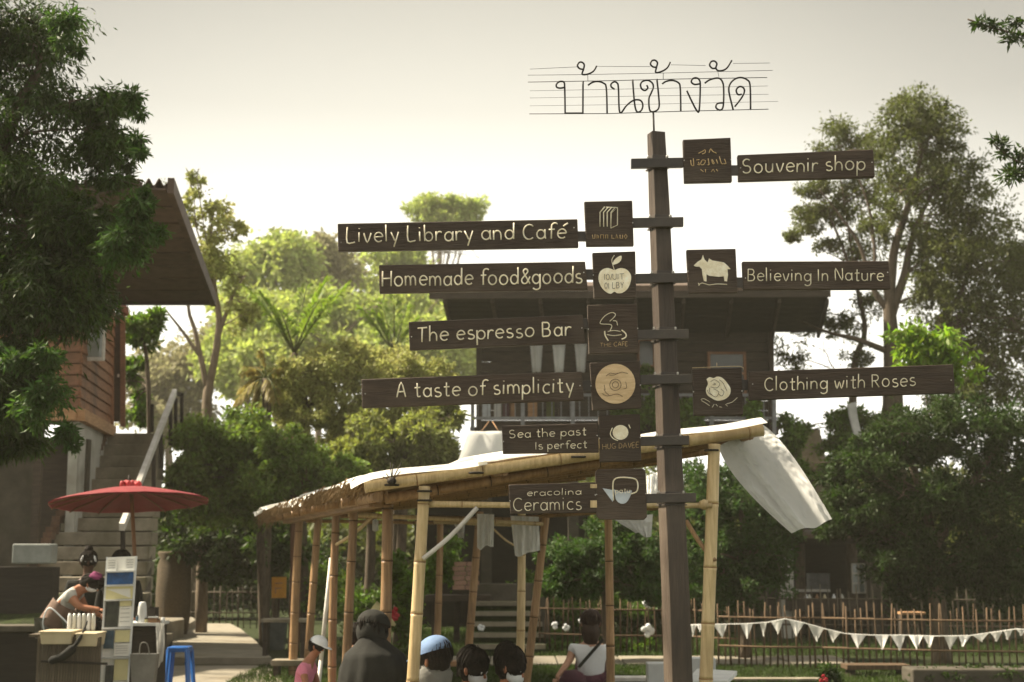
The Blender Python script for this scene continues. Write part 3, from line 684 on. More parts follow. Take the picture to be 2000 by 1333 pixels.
def strokes(lines, parent, r, nm, mat_='letter_paint', Y=SY, sm=3, closed=False):
    m = MB()
    for l in lines:
        p = [W(a, b, Y - .002) for a, b in l]
        if sm > 1 and len(p) > 2: p = smooth_line(p, sm)
        m.tube(p, r, 6, 0, True)
    return obj(nm, m, mat_, parent)
def plate(pts, parent, nm, mat_='letter_paint', Y=SY, th=.004, sm=0):
    if sm:
        pp = [Vector((a, b, 0)) for a, b in pts]; pp = smooth_line(pp + [pp[0]], sm)[:-1]; pts = [(p.x, p.y) for p in pp]
    m = MB(); m.prism([W(a, b, Y - th) for a, b in pts][::-1], (0, th + .001, 0)); return obj(nm, m, mat_, parent)
# the post: a tapering square timber turned a little, so its left face shows
pts = [(260, 1281.5, 36), (400, 1287.5, 41), (560, 1294, 43), (700, 1300, 45), (860, 1306, 48), (1000, 1312, 51), (1150, 1319, 53), (1333, 1325, 54), (1620, 1336, 56)]
m = MB(); rings = []
A_ = R(17)
for yy, xc, w in pts:
    c = W(xc, yy, SY + .10); hw = PX(w, SY) / 2 / (math.cos(A_) + math.sin(A_)) 
    rings.append([c + Vector((math.cos(A_ + a) * hw * 1.414, math.sin(A_ + a) * hw * 1.414, 0)) for a in (R(225), R(315), R(45), R(135))])
base = rings[-1]; rings.append([Vector((p.x + .002, p.y, -.03)) for p in base])
rings = rings[::-1]; vs = [p for r_ in rings for p in r_]; nr = len(rings)
fs = [(i * 4 + k, i * 4 + (k + 1) % 4, (i + 1) * 4 + (k + 1) % 4, (i + 1) * 4 + k) for i in range(nr - 1) for k in range(4)] + [(3, 2, 1, 0), tuple((nr - 1) * 4 + k for k in range(4))]
m.add(vs, fs); obj('post', m, 'post_wood', SP, bevel=.005)
def pcx(y):
    for (a, xa, wa), (b, xb, wb) in zip(pts, pts[1:]):
        if a <= y <= b: t = (y - a) / (b - a); return xa + (xb - xa) * t, wa + (wb - wa) * t
    return pts[0][1], pts[0][2]
for yy, xa, xb in ((318, 1233, 1335), (434, 1234, 1335), (543, 1241, 1343), (653, 1245, 1345), (741, 1250, 1354), (861, 1250, 1346), (973, 1262, 1360)):
    xc, w = pcx(yy)
    q = [(xa, yy - 8), (xb, yy - 10), (xb, yy + 8), (xa, yy + 10)]
    board('cross_arm', q, SY + .012, .03, 'iron', bevel=.002)
    hw = PX(w + 5, SY) / 2 / (math.cos(A_) + math.sin(A_)); c = W(xc, yy, SY + .10)
    m = MB(); m.box(c, (2 * hw, 2 * hw, PX(23, SY)), rz=A_); cl = obj('collar', m, 'iron', SP, bevel=.003)
    m = MB(); m.box(c + Vector((0, 0, -PX(14, SY))), (2 * hw + .006, 2 * hw + .006, .006), rz=A_); obj('clamp_strap', m, 'iron', SP)
    for dx in (-.48, .48):
        m = MB(); m.tube([W(xc + dx * w, yy - 14, SY - .02), W(xc + dx * w, yy - 9, SY - .02)], .0045, 8); obj('bolt', m, 'bolt_metal', cl)
    m = MB(); m.tube([W(xc - .42 * w, yy + 17, SY + .02), W(xc - .42 * w, yy + 12, SY + .02)], .006, 6); obj('bolt', m, 'iron', cl)
def link(x0, x1, y0, y1): board('connector', [(x0, y0), (x1, y0), (x1, y1), (x0, y1)], SY + .006, .02, 'iron', bevel=.001)
# row 1
b = board('icon_board', [(1334, 273), (1427, 269), (1430, 355), (1337, 357)], label='square board with a small gold hand drawn emblem')
for ln in (): pass
strokes([[(1364, 300), (1372, 296), (1377, 293), (1377, 299), (1371, 301)], [(1385, 299), (1388, 291), (1392, 296), (1400, 300)]], b, .0022, 'emblem', 'gold_paint')
strokes([[(1349, 313), (1350, 322), (1355, 324), (1354, 310)], [(1360, 313), (1366, 312)], [(1362, 321), (1366, 323), (1364, 317)], [(1371, 314), (1368, 321), (1374, 322), (1378, 314), (1371, 313)], [(1382, 322), (1385, 322), (1383, 310)], [(1390, 312), (1392, 320), (1395, 319), (1391, 312)], [(1399, 312), (1402, 320)], [(1405, 306), (1409, 320), (1412, 320)], [(1415, 311), (1418, 320), (1413, 320)]], b, .0024, 'thai_lettering', 'gold_paint', sm=2)
strokes([[(1368, 331), (1374, 336)], [(1378, 331), (1378, 337)], [(1389, 336), (1393, 331), (1396, 336)], [(1399, 331), (1402, 335)]], b, .0018, 'small_lettering', 'gold_paint', sm=1)
link(1428, 1444, 323, 342)
b = board('text_board', [(1441, 303), (1706, 292), (1709, 346), (1443, 354)], label='board reading Souvenir shop')
write('Souvenir shop', b, 1450, 339, 1692, 332, 17)
# row 2
b = board('text_board', [(659, 437), (1128, 428), (1130, 483), (660, 491)], label='board reading Lively Library and Cafe', yaw=-.18)
write('Lively Library and Caf\u00e9', b, 678, 474, 1108, 466, 18, r=.0046)
for x_ in (): pass
link(1124, 1146, 452, 471)
b = board('icon_board', [(1141, 394), (1235, 392), (1238, 480), (1145, 481)], label='square board with a drawing of standing books')
for k in range(4):
    x0 = 1172 + k * 7
    strokes([[(x0, 443), (x0, 415), (x0 + 9, 405)]], b, .0028 if k < 3 else .002, 'book_outline', sm=1)
strokes([[(1193, 446), (1194, 416), (1206, 406), (1206, 440), (1193, 446)], [(1172, 415), (1181, 404)], [(1183, 405), (1206, 406)]], b, .0026, 'book_outline', sm=1)
strokes([[(1157, 459), (1158, 466), (1162, 466), (1162, 458)], [(1166, 466), (1166, 459), (1169, 461), (1169, 466)], [(1173, 466), (1173, 459), (1179, 459), (1179, 466)], [(1183, 466), (1183, 459), (1187, 459), (1187, 466)], [(1195, 459), (1195, 466), (1200, 466)], [(1203, 466), (1204, 458), (1207, 466)], [(1211, 459), (1211, 466), (1216, 466), (1216, 459)], [(1219, 462), (1222, 458), (1225, 462), (1222, 467), (1219, 462)]], b, .0018, 'thai_lettering', 'gold_paint', sm=1)
# row 3 left and right
b = board('text_board', [(740, 518), (1143, 511), (1148, 566), (741, 573)], label='board reading Homemade food and goods', yaw=-.1)
write('Homemade food&goods', b, 747, 559, 1139, 553, 18.5, r=.0047)
link(1144, 1160, 526, 546)
b = board('icon_board', [(1157, 494), (1241, 491), (1243, 582), (1160, 583)], label='square board with a white apple emblem')
plate([(1200, 528), (1212, 524), (1224, 527), (1232, 537), (1232, 550), (1226, 564), (1216, 572), (1206, 573), (1200, 570), (1193, 574), (1183, 570), (1174, 560), (1169, 546), (1171, 533), (1178, 526), (1188, 524)], b, 'apple', sm=3)
plate([(1196, 518), (1199, 509), (1207, 502), (1214, 500), (1213, 509), (1206, 515)], b, 'apple_leaf', sm=2)
strokes([[(1200, 528), (1197, 518), (1195, 508), (1200, 499)]], b, .0018, 'apple_stalk')
write('10/UIT', b, 1180, 547, 1220, 546, 7, r=.0013, Y=SY - .0045, mat_='ink', nm='small_lettering', joined=True)
write('0I LBY', b, 1181, 564, 1219, 563, 7, r=.0013, Y=SY - .0045, mat_='ink', nm='small_lettering', joined=True)
b = board('icon_board', [(1341, 488), (1437, 486), (1441, 572), (1345, 573)], label='square board with a pale four legged animal')
plate([(1355, 519), (1362, 512), (1370, 507), (1373, 498), (1376, 507), (1382, 513), (1385, 505), (1391, 509), (1402, 511), (1414, 513), (1422, 520), (1427, 526), (1421, 526), (1422, 538), (1420, 550), (1415, 549), (1414, 540), (1404, 541), (1386, 539), (1380, 536), (1380, 550), (1375, 549), (1372, 536), (1371, 526), (1366, 521), (1359, 521)], b, 'animal')
strokes([[(1364, 558), (1371, 553), (1385, 557), (1400, 555), (1420, 556)], [(1364, 553), (1366, 558)]], b, .0018, 'small_lettering', sm=2)
link(1439, 1453, 542, 561)
b = board('text_board', [(1450, 511), (1736, 510), (1740, 565), (1452, 566)], label='board reading Believing in Nature')
write('Believing In Nature', b, 1461, 549, 1728, 548, 14.5, r=.0033, mat_='letter_paint')
# row 4
b = board('text_board', [(798, 629), (1138, 615), (1143, 670), (800, 684)], label='board reading The espresso Bar', yaw=-.12)
write('The espresso Bar', b, 816, 668, 1117, 655, 17.5, r=.0045)
link(1134, 1152, 622, 642)
b = board('icon_board', [(1147, 596), (1244, 593), (1248, 690), (1150, 692)], label='square board with a steaming cup outline')
strokes([[(1191, 647), (1195, 638), (1191, 634), (1174, 633), (1173, 628), (1182, 617), (1194, 611), (1201, 613), (1201, 618), (1191, 628)], [(1197, 627), (1204, 628), (1206, 636)], [(1185, 654), (1199, 656), (1214, 654)], [(1187, 648), (1199, 646), (1212, 648)]], b, .0021, 'cup_drawing', 'letter_paint', sm=4)
strokes([[(1181, 647), (1182, 656), (1188, 666)], [(1214, 645), (1222, 652), (1222, 659), (1214, 663)]], b, .0034, 'cup_drawing', 'letter_paint', sm=4)
write('THE', b, 1172, 677, 1195, 677, 4, r=.001, mat_='gold_paint', nm='small_lettering', joined=True)
write('CAFE', b, 1199, 677, 1227, 676, 5, r=.0014, mat_='gold_paint', nm='small_lettering', joined=True)
# row 5
b = board('text_board', [(706, 741), (1136, 726), (1141, 782), (707, 797)], label='board reading A taste of simplicity', yaw=-.1)
write('A taste of simplicity', b, 775, 777, 1123, 766, 17.5, r=.0044)
link(1136, 1158, 744, 764)
b = board('icon_board', [(1152, 709), (1250, 705), (1253, 797), (1157, 802)], label='square board carrying a pale round wooden disc')
plate([(1202 + 39 * math.cos(R(a)), 750 - 39 * math.sin(R(a))) for a in range(0, 360, 12)], b, 'disc', 'wood_disc', th=.008)
strokes([[(1202 + r_ * math.cos(R(a)), 752 - r_ * math.sin(R(a))) for a in range(a0, a1, 20)] for r_, a0, a1 in ((11, 0, 380), (6, 0, 380), (24, 200, 260))] + [[(1184, 735), (1192, 729), (1204, 731), (1214, 727), (1226, 730)], [(1190, 733), (1200, 733), (1206, 729)], [(1176, 769), (1186, 774), (1196, 772), (1206, 770), (1216, 775)], [(1180, 752), (1182, 762)], [(1222, 746), (1224, 758), (1218, 760)]], b, .0011, 'ink_drawing', 'ink', Y=SY - .0085, sm=2)
b = board('icon_board', [(1352, 721), (1449, 718), (1452, 811), (1356, 812)], label='square board with a pale rose drawing')
plate([(1380, 741), (1386, 737), (1394, 739), (1400, 736), (1410, 738), (1420, 748), (1427, 760), (1425, 772), (1416, 780), (1402, 783), (1390, 778), (1381, 771), (1379, 760), (1383, 750)], b, 'rose', 'letter_paint', sm=3)
strokes([[(1388, 746), (1396, 742), (1406, 750), (1400, 758), (1388, 756)], [(1405, 742), (1412, 748), (1416, 756), (1420, 764)], [(1386, 758), (1387, 768), (1398, 776), (1404, 766), (1394, 760)], [(1408, 760), (1414, 766), (1410, 774), (1404, 770)], [(1394, 748), (1398, 751), (1392, 752)], [(1382, 762), (1384, 768), (1392, 773)]], b, .0011, 'ink_drawing', 'ink', Y=SY - .0045, sm=3)
strokes([[(1369, 781), (1375, 779), (1387, 786)], [(1370, 783), (1379, 788), (1386, 793)], [(1440, 777), (1430, 786), (1419, 789)], [(1417, 790), (1421, 794)], [(1391, 796), (1395, 790)], [(1398, 790), (1402, 794)], [(1405, 795), (1410, 796)]], b, .0016, 'leaf_drawing', sm=2)
strokes([[(1352, 719), (1400, 717), (1446, 716), (1452, 722)], [(1400, 717), (1400, 709)]], b, .0016, 'twig', 'bamboo_pale', sm=2)
link(1448, 1468, 742, 762)
b = board('text_board', [(1462, 726), (1862, 712), (1866, 768), (1464, 782)], label='board reading Clothing with Roses', yaw=.08)
write('Clothing with Roses', b, 1494, 764, 1790, 754, 15.5, r=.0034)
# row 6
b = board('icon_board', [(1169, 812), (1250, 809), (1253, 901), (1172, 903)], label='square board with a pale full moon')
plate([(1212 + 15.5 * math.cos(R(a)), 845 - 14.5 * math.sin(R(a))) for a in range(0, 360, 20)], b, 'moon', 'letter_paint')
strokes([[(1196, 836), (1192, 848), (1198, 857), (1207, 861)], [(1228, 830), (1231, 837)]], b, .0022, 'moon_edge', 'letter_paint')
write('HUG DAVEE', b, 1177, 878, 1249, 874, 6.2, r=.0011, mat_='gold_paint', nm='small_lettering', joined=True)
board('connector', [(1163, 855), (1172, 855), (1172, 876), (1163, 876)], SY + .004, .02, 'gold_paint', bevel=.001)
b = board('text_board', [(980, 832), (1168, 827), (1170, 884), (982, 887)], label='small board reading Sea the past Is perfect')
write('Sea the past', b, 995, 856, 1147, 850, 9.5, r=.0023)
write('Is perfect', b, 1046, 878, 1148, 875, 9, r=.0023)
# row 7
b = board('text_board', [(993, 947), (1163, 942), (1166, 1002), (997, 1004)], label='small board reading Ceramics')
write('eracolina', b, 1030, 969, 1137, 966, 7.5, r=.0019)
write('Ceramics', b, 1003, 999, 1138, 995, 15.5, r=.0026)
for y0, y1 in ((946, 954), (978, 992)):
    board('connector', [(1153, y0), (1166, y0), (1166, y1), (1153, y1)], SY - .004, .01, 'bamboo_pale', bevel=.001)
b = board('icon_board', [(1168, 917), (1256, 915), (1261, 920), (1264, 1010), (1258, 1016), (1172, 1015), (1165, 1008), (1163, 922)], label='square board with rounded corners and a kettle emblem')
plate([(1177, 954), (1199, 958), (1197, 981)], b, 'spout', 'tin')
plate([(1199, 956), (1203, 976), (1212, 984), (1222, 983), (1230, 972), (1234, 958), (1216, 962)], b, 'kettle_body', 'tin', sm=2)
strokes([[(1198, 978), (1197, 950), (1200, 937), (1212, 933), (1232, 934), (1243, 938), (1246, 950), (1243, 961), (1232, 965)]], b, .0036, 'kettle_handle', 'letter_paint')
write('patu', b, 1202, 964, 1232, 963, 6, r=.0014, nm='small_lettering', joined=True, Y=SY - .005)
for o_ in [o for o in SP.children if o.name.startswith(('text_board', 'icon_board'))]:
    cs_ = [WL[o_.name] + v.co for v in o_.data.vertices]; xs = [p.x for p in cs_]; zs = [p.z for p in cs_]; yf = min(p.y for p in cs_)
    yw, xc_, _ = YAW[o_.name]
    for sx in (.018, .982):
        x = min(xs) + (max(xs) - min(xs)) * sx; z = (min(zs) + max(zs)) / 2 + (sx - .5) * (.004 if 'icon' in o_.name else .03)
        n_ = len(o_.data.vertices) // 2; yy = min(cs_[:n_], key=lambda p: abs(p.x - x)).y
        m = MB(); m.tube([Vector((x, yy + .003, z)), Vector((x, yy - .003, z))], .0032, 8); obj('screw', m, 'bolt_metal', o_)
# wire name on top
Zt = lambda p: (1000 + p[0] / 3.7037, 90 + p[1] / 3.7037)
TH = [[[(382, 300), (350, 306), (325, 300), (321, 280), (335, 263), (356, 257), (376, 264), (381, 300), (384, 470), (384, 485), (384, 486), (400, 487), (500, 487), (512, 487), (512, 486), (513, 470), (514, 255)]],
 [[(515, 170), (490, 165), (474, 145), (484, 122), (505, 118), (522, 135), (518, 168), (508, 205), (550, 204), (590, 182), (612, 145)]],
 [[(550, 285), (580, 265), (620, 257), (662, 270), (682, 305), (688, 488)]],
 [[(742, 315), (718, 296), (718, 275), (740, 260), (762, 270), (770, 310), (780, 482), (830, 430), (880, 394), (928, 394), (946, 425), (938, 462), (915, 480), (896, 462), (884, 390), (873, 245)]],
 [[(975, 285), (982, 305), (962, 323), (938, 310), (930, 280), (945, 257), (982, 249), (1014, 268), (1022, 300), (1005, 345), (990, 385), (998, 468), (1038, 472), (1064, 440), (1060, 350), (1048, 240)]],
 [[(1045, 155), (1020, 152), (1002, 132), (1012, 108), (1035, 104), (1052, 122), (1046, 152), (1040, 192), (1080, 186), (1122, 160), (1145, 118)]],
 [[(1087, 275), (1115, 257), (1160, 250), (1203, 266), (1217, 305), (1221, 473)]],
 [[(1358, 275), (1320, 279), (1298, 262), (1305, 240), (1330, 231), (1354, 245), (1362, 290), (1354, 465), (1335, 465), (1300, 400), (1265, 325)]],
 [[(1395, 270), (1432, 245), (1490, 233), (1520, 255), (1531, 310), (1528, 435), (1506, 465), (1476, 447), (1485, 418), (1525, 412)]],
 [[(1480, 160), (1450, 163), (1430, 140), (1440, 115), (1465, 110), (1482, 130), (1475, 162), (1500, 181), (1550, 165), (1590, 105)]],
 [[(1612, 440), (1665, 370), (1682, 325), (1668, 299), (1640, 297), (1622, 322), (1635, 352), (1662, 350)], [(1600, 462), (1570, 335), (1576, 280), (1610, 242), (1655, 229), (1700, 245), (1722, 285), (1726, 460)]]]
WF = None
m = MB()
for l, r_ in (([(130, 168), (470, 152)], .0012), ([(610, 148), (1000, 150)], .0012), ([(1150, 137), (1400, 142)], .0012), ([(1600, 127), (1865, 124)], .0012),
              ([(115, 212), (500, 208), (1040, 198), (1885, 177)], .0013), ([(115, 262), (700, 252), (1200, 240), (1845, 229)], .002),
              ([(130, 325), (1000, 309), (1850, 290)], .0010), ([(130, 377), (1000, 362), (1855, 350)], .0010), ([(130, 434), (1000, 422), (1925, 402)], .0009), ([(125, 492), (700, 490), (1200, 474), (1855, 458)], .0021),
              ([(548, 205), (549, 255)], .0016), ([(1094, 197), (1094, 245)], .0016), ([(1488, 182), (1497, 224)], .0012)):
    m.tube([W(*Zt(p), SY + .103) for p in l], r_, 5)
WF = obj('wire_frame', m, 'wire', SP)
for L_ in TH:
    m = MB()
    for l in L_: m.tube(smooth_line([W(*Zt(p), SY + .1) for p in l], 5), .0047, 7)
    obj('letter', m, 'wire', WF)
m = MB(); m.tube([W(*Zt((1022, 478)), SY + .1), W(*Zt((1028, 640)), SY + .1)], .005, 6); obj('stem', m, 'iron', SP)

# ------------------------------------------------------------------ bamboo shelter
V = thing('bamboo_shelter', 'open bamboo shelter with a low sloping roof, behind the signpost', 'shelter', G(1000, 13))
def culm(nm, a, b, r, mm='bamboo_brown', **k):
    return obj(nm, bamboo_mb(a, b, r, **k), [mm, 'bamboo_node' if mm == 'bamboo_brown' else 'bamboo_node_pale'], V, label=k.get('label'))
def post(x0, y0, x1, Y, w, mm='bamboo_brown'):
    top = W(x0, y0, Y); lo = W(x1, 1333, Y); d = lo - top; s = (top.z + .02) / (top.z - lo.z); ft = top + d * s
    culm('post', ft, top, PX(w, Y) / 2, mm, seg=.36)
L0, R0 = W(712, 952, 8.95), W(1489, 840, 9.35)
D = Vector((-2.2, 9.5, 0))
LF = W(520, 1006, 18.6); RF = R0 + Vector((-2.25, 9.5, -.1))
post(829, 950, 806, 9.0, 25, 'bamboo_pale'); post(1395, 868, 1378, 9.3, 27, 'bamboo_pale')
for x0, y0, x1, Y, w, mm in ((757, 985, 745, 10.2, 24, 'bamboo_brown'), (692, 990, 676, 11.8, 19, 'bamboo_brown'), (657, 992, 651, 12.8, 17, 'bamboo_brown'), (622, 1005, 598, 15.8, 16, 'bamboo_brown'), (585, 1012, 571, 18.2, 17, 'bamboo_brown'),
                            (1188, 1000, 1192, 11.2, 17, 'bamboo_brown'), (1067, 1000, 1028, 13.4, 17, 'bamboo_brown'), (1019, 1000, 1014, 14.2, 17, 'bamboo_pale'), (937, 1000, 910, 16.3, 16, 'bamboo_brown'), (860, 1010, 850, 18.0, 14, 'bamboo_brown')):
    post(x0, y0, x1, Y, w, mm)
# roof: front and back poles, cross rafters, long purlins, thatch, sheets
culm('roof_pole', L0, R0, PX(22, 9.1) / 2, 'bamboo_pale', seg=.45, taper=-.15)
culm('roof_pole', L0 + Vector((.10, .35, -.06)), R0 + Vector((-.2, .4, -.05)), PX(20, 9.4) / 2, 'bamboo_brown', seg=.4)
for k in range(1, 10):
    t = k / 9.0
    a = L0.lerp(LF, t) + Vector((-.02, 0, -.07)); b = R0.lerp(RF, t) + Vector((.05, 0, -.06))
    culm('rafter', a, b, .03, 'bamboo_brown', seg=.35)
for s_ in (.03, .34, .66, .97):
    a = L0.lerp(R0, s_) + Vector((0, .05, -.02)); b = LF.lerp(RF, s_) + Vector((0, .1, -.02))
    if s_ < .1: a.z -= .05; b.z -= .05
    culm('purlin', a, b, .032, 'bamboo_brown', seg=.45)
m = MB(); m.bar(W(735, 975, 9.6), W(560, 1015, 17.8), .10, .11); obj('eave_beam', m, 'bamboo_brown', V)
m = MB(); top = .035
def thf(u, v):
    p = L0.lerp(R0, u).lerp(LF.lerp(RF, u), v); return p + Vector((0, 0, top + .03 * noise.noise(p * 3.0)))
m.grid(thf, 30, 60, thick=(0, 0, .018)); obj('thatch_layer', m, 'thatch', V)
# ragged thatch straw hanging along the left eave
m = MB()
for k in range(1100):
    v = random.random(); p = L0.lerp(LF, v) + Vector((random.uniform(-.12, .15), random.uniform(-.1, .1), random.uniform(-.02, .06)))
    l_ = random.uniform(.03, .10) * (1.0 + 1.6 * max(0, v - .8) * 5)
    e = p + Vector((random.uniform(-.08, .02), random.uniform(-.05, .05), -l_)); w_ = Vector((.006, .002, 0))
    m.add([p - w_, p + w_, e], [(0, 1, 2)])
obj('thatch_straw', m, 'thatch', V, kind='stuff')
# white sheets lapped over the thatch, their edges curling over the front pole and the left eave
def sheet(u0, u1, v0, v1, lift, drop, seed):
    m = MB()
    def f(u, v):
        U = u0 + (u1 - u0) * u; Vv = v0 + (v1 - v0) * v
        p = L0.lerp(R0, U).lerp(LF.lerp(RF, U), Vv)
        z = .085 + lift + .018 * noise.noise(Vector((U * 6, Vv * 18, seed)))
        if v < .06 and v0 < .02: p += Vector((0, -.06 * (1 - v / .06), 0)); z -= .05 * (1 - v / .06) ** 2
        if u < .08 and u0 < .02: p += Vector((-(.08 + .10 * (int(seed) % 2)) * (1 - u / .08), 0, 0)); z -= drop * (1 - u / .08) ** 1.5 * (1 + .7 * noise.noise(Vector((0, Vv * 25, seed))))
        return p + Vector((0, 0, z))
    m.grid(f, 26, 26); obj('roof_sheet', m, 'white_sheet', V)
for k, (u0, u1) in enumerate(((0, .30), (.27, .62), (.58, 1.01))):
    sheet(u0, u1, 0, .22, .02 * (k % 2), .05, k * 3.1)
for k in range(7):
    v0 = .2 + k * .114; sheet(0, .5, v0, v0 + .12, .016 * (k % 2), random.uniform(.05, .1), k * 1.7 + 9); sheet(.48, 1.01, v0, v0 + .12, .016 * ((k + 1) % 2), .03, k * 2.3 + 30)
# ties, battens
for (x0, y0, Y0, x1, y1, Y1, w, mm) in ((838, 985, 9.05, 1002, 987, 9.1, 13, 'bamboo_pale'), (1000, 987, 9.12, 1390, 988, 9.25, 12, 'bamboo_pale'), (680, 1005, 12, 1060, 1024, 12.5, 9, 'bamboo_pale'), (664, 1008, 12.9, 1055, 1016, 13.4, 9, 'bamboo_brown'),
                                       (598, 1018, 18.0, 850, 1022, 18.2, 7, 'bamboo_brown'), (850, 1020, 16.2, 1010, 1026, 14.3, 8, 'bamboo_pale'), (1010, 1012, 14.2, 1190, 1000, 11.3, 8, 'bamboo_brown'), (1188, 998, 11.2, 1392, 985, 9.4, 11, 'bamboo_brown')):
    culm('tie_pole', W(x0, y0, Y0), W(x1, y1, Y1), PX(w, (Y0 + Y1) / 2) / 2, mm, seg=.35)
m = MB(); m.tube([W(1366, 986, 9.2), W(1374, 986, 9.2), W(1382, 986, 9.2)], [.022, .034, .03], 10); obj('peg', m, 'bamboo_pale', V)
for (x0, y0, Y0, x1, y1, Y1, w, mm) in ((932, 992, 9.0, 826, 1092, 8.95, 9, 'rail_paint'), (728, 1010, 12.2, 657, 1064, 12.7, 7, 'bamboo_pale'), (1340, 1018, 9.4, 1397, 1096, 9.25, 9, 'bamboo_brown'), (962, 1032, 14.0, 1012, 1070, 14.1, 4, 'bamboo_pale'), (1008, 1022, 13.0, 1052, 1078, 13.3, 4, 'dark_wood'), (700, 1030, 13.0, 720, 1012, 13.0, 5, 'bamboo_brown')):
    m = MB(); a, b = W(x0, y0, Y0), W(x1, y1, Y1); mid = (a + b) / 2 + Vector((0, 0, -.02)); m.tube(smooth_line([a, mid, b], 4), PX(w, Y0) / 2, 8); obj('brace', m, mm, V)
for (xx, y1, Y) in ((829, 960, 8.98), (829, 978, 8.98), (1390, 880, 9.28), (765, 948, 8.95), (1130, 893, 9.12), (930, 924, 9.0)):
    c = W(xx, y1, Y); m = MB(); m.lathe(c - Vector((0, 0, .006)), [(.046, 0), (.050, .006), (.046, .012)], 12); obj('lashing', m, 'black_wood', V)
for (xx, yy, n_) in ((765, 940, 9),):   # knot of dark twine on the front pole
    m = MB(); c = W(xx, yy, 8.9)
    for k in range(n_): m.tube([c, c + Vector((random.uniform(-.06, .06), random.uniform(-.02, .02), random.uniform(-.02, .12)))], .003, 4)
    m.ell(c, (.03, .03, .025), 8, 6); obj('twine_knot', m, 'black_wood', V)
# cloths hung from the shelter
def cloth(label, tl, tr, br_, bl, Y, wav=.04, nu=26, nv=26, curveL=None, curveR=None, mm='white_cloth', skew=0.0, th=.002, group=None, seed=0.0, name='hanging_cloth'):
    def ed(a, b, c, t):
        a, b = Vector((*a, 0)), Vector((*b, 0))
        if c: c = Vector((*c, 0)); return a * (1 - t) ** 2 + c * 2 * t * (1 - t) + b * t * t
        return a.lerp(b, t)
    m = MB()
    def f(u, v):
        l = ed(tl, bl, curveL, v); r_ = ed(tr, br_, curveR, v); p = l.lerp(r_, u)
        y = Y + wav * v * math.sin(u * 7 + seed + v * 2) + wav * .5 * noise.noise(Vector((u * 3, v * 3, seed)))
        y += .022 * math.sin(u * 23 + 2.5 * v + seed) * (.3 + v) + .02 * noise.noise(Vector((u * 11, v * 5, seed))) + .012 * noise.noise(Vector((u * 25, v * 22, seed)))
        y += skew * u
        p.y += 7 * v * noise.noise(Vector((u * 2.5, seed, 4))) if v > .9 else 0
        return W(p.x, p.y, y)
    m.grid(f, nu, nv); return obj(name, m, mm, None, label=label, cat='cloth', group=group)
cloth('long white cloth blowing out from the right corner of the bamboo roof', (1403, 872), (1488, 829), (1625, 1016), (1546, 1042), 9.3, .13, 60, 64, (1420, 935), (1540, 860), skew=.55)
cloth('small white cloth below the kettle board, hanging inside the shelter', (1195, 1012), (1275, 1005), (1272, 1052), (1242, 1042), 12.2, .05, seed=2.0)
cloth('white cloth strip beside the signpost under the roof', (1262, 930), (1286, 922), (1284, 968), (1264, 970), 12.6, .03, seed=4.0)
cloth('squarish white cloth hung on the ties, left of the leaning pole', (932, 1004), (965, 1005), (964, 1068), (932, 1070), 12.2, .03, seed=1.0)
cloth('larger white cloth hung against the pale pole under the ceramics board', (997, 1008), (1052, 1010), (1055, 1076), (1006, 1086), 12.6, .05, seed=5.0)
cloth('small white cloth corner behind the pale brace', (888, 1024), (908, 1024), (906, 1050), (896, 1052), 13, .03, seed=6.0)
m = MB()
c = W(733, 1038, 14); m.lathe(c, [(.012, 0), (.03, .01), (.03, .10), (.015, .115)], 10); obj('paper_lantern', m, 'white_cloth', None, label='tiny white lantern hanging behind the thick brown pole', cat='lantern')
m = MB(); a, b = W(647, 1090, 13.5), W(627, 1290, 13.5); m.tube([a, b], .02, 8); 
b2 = b.copy(); b2.z = 0; m.tube([b, b + (b - a) * ((b.z) / (a.z - b.z))], .02, 8); obj('white_stick', m, 'rail_paint', None, label='thin white stick leaning between the shelter poles', cat='stick')

# ------------------------------------------------------------------ stall on the left
PR = thing('red_parasol', 'wide red paper parasol with a frilled top over the stall', 'parasol', G(263, 15.6))
Yp = 15.6; top = W(253, 951, Yp); ctr = W(253, 975, Yp); rad = PX(152, Yp)
tiltm = Matrix.Rotation(R(-3.2), 3, 'Y') @ Matrix.Rotation(R(-5), 3, 'X')
prof = [(0.02, .155), (.12, .150), (.3, .125), (.5, .085), (.7, .04), (.88, -.005), (1.0, -.045)]
N_ = 28
vs = []; 
for r_, z in prof:
    for k in range(N_):
        a = 2 * math.pi * k / N_; rr = r_ * rad * (1.0 - (.012 if k % 2 else 0) * r_); vs.append(ctr + tiltm @ Vector((rr * math.cos(a), rr * math.sin(a), z * .85 + (.006 if k % 2 else 0) * r_)))
fs = [(i * N_ + k, i * N_ + (k + 1) % N_, (i + 1) * N_ + (k + 1) % N_, (i + 1) * N_ + k) for i in range(len(prof) - 1) for k in range(N_)]
m = MB(); m.add(vs, fs, 0, False)
m.add([v + Vector((0, 0, -.012)) for v in vs], [f[::-1] for f in fs], 0, False); obj('canopy', m, 'parasol_red', PR)
for k in range(14):
    a = 2 * math.pi * k / 14; m = MB()
    m.tube([ctr + tiltm @ Vector((r_ * rad * math.cos(a), r_ * rad * math.sin(a), z * .85 - .025)) for r_, z in prof], .007, 5); obj('rib', m, 'pole_wood', PR)
m = MB(); m.tube([ctr + Vector((0.02, 0, .05)), W(263, 1090, Yp), G(270, Yp, -.01)], .022, 10); obj('pole', m, 'pole_wood', PR)
m = MB(); m.tube([top + Vector((0, 0, -.02)), W(252, 928, Yp)], [.02, .012], 8); obj('tip', m, 'black_wood', PR)
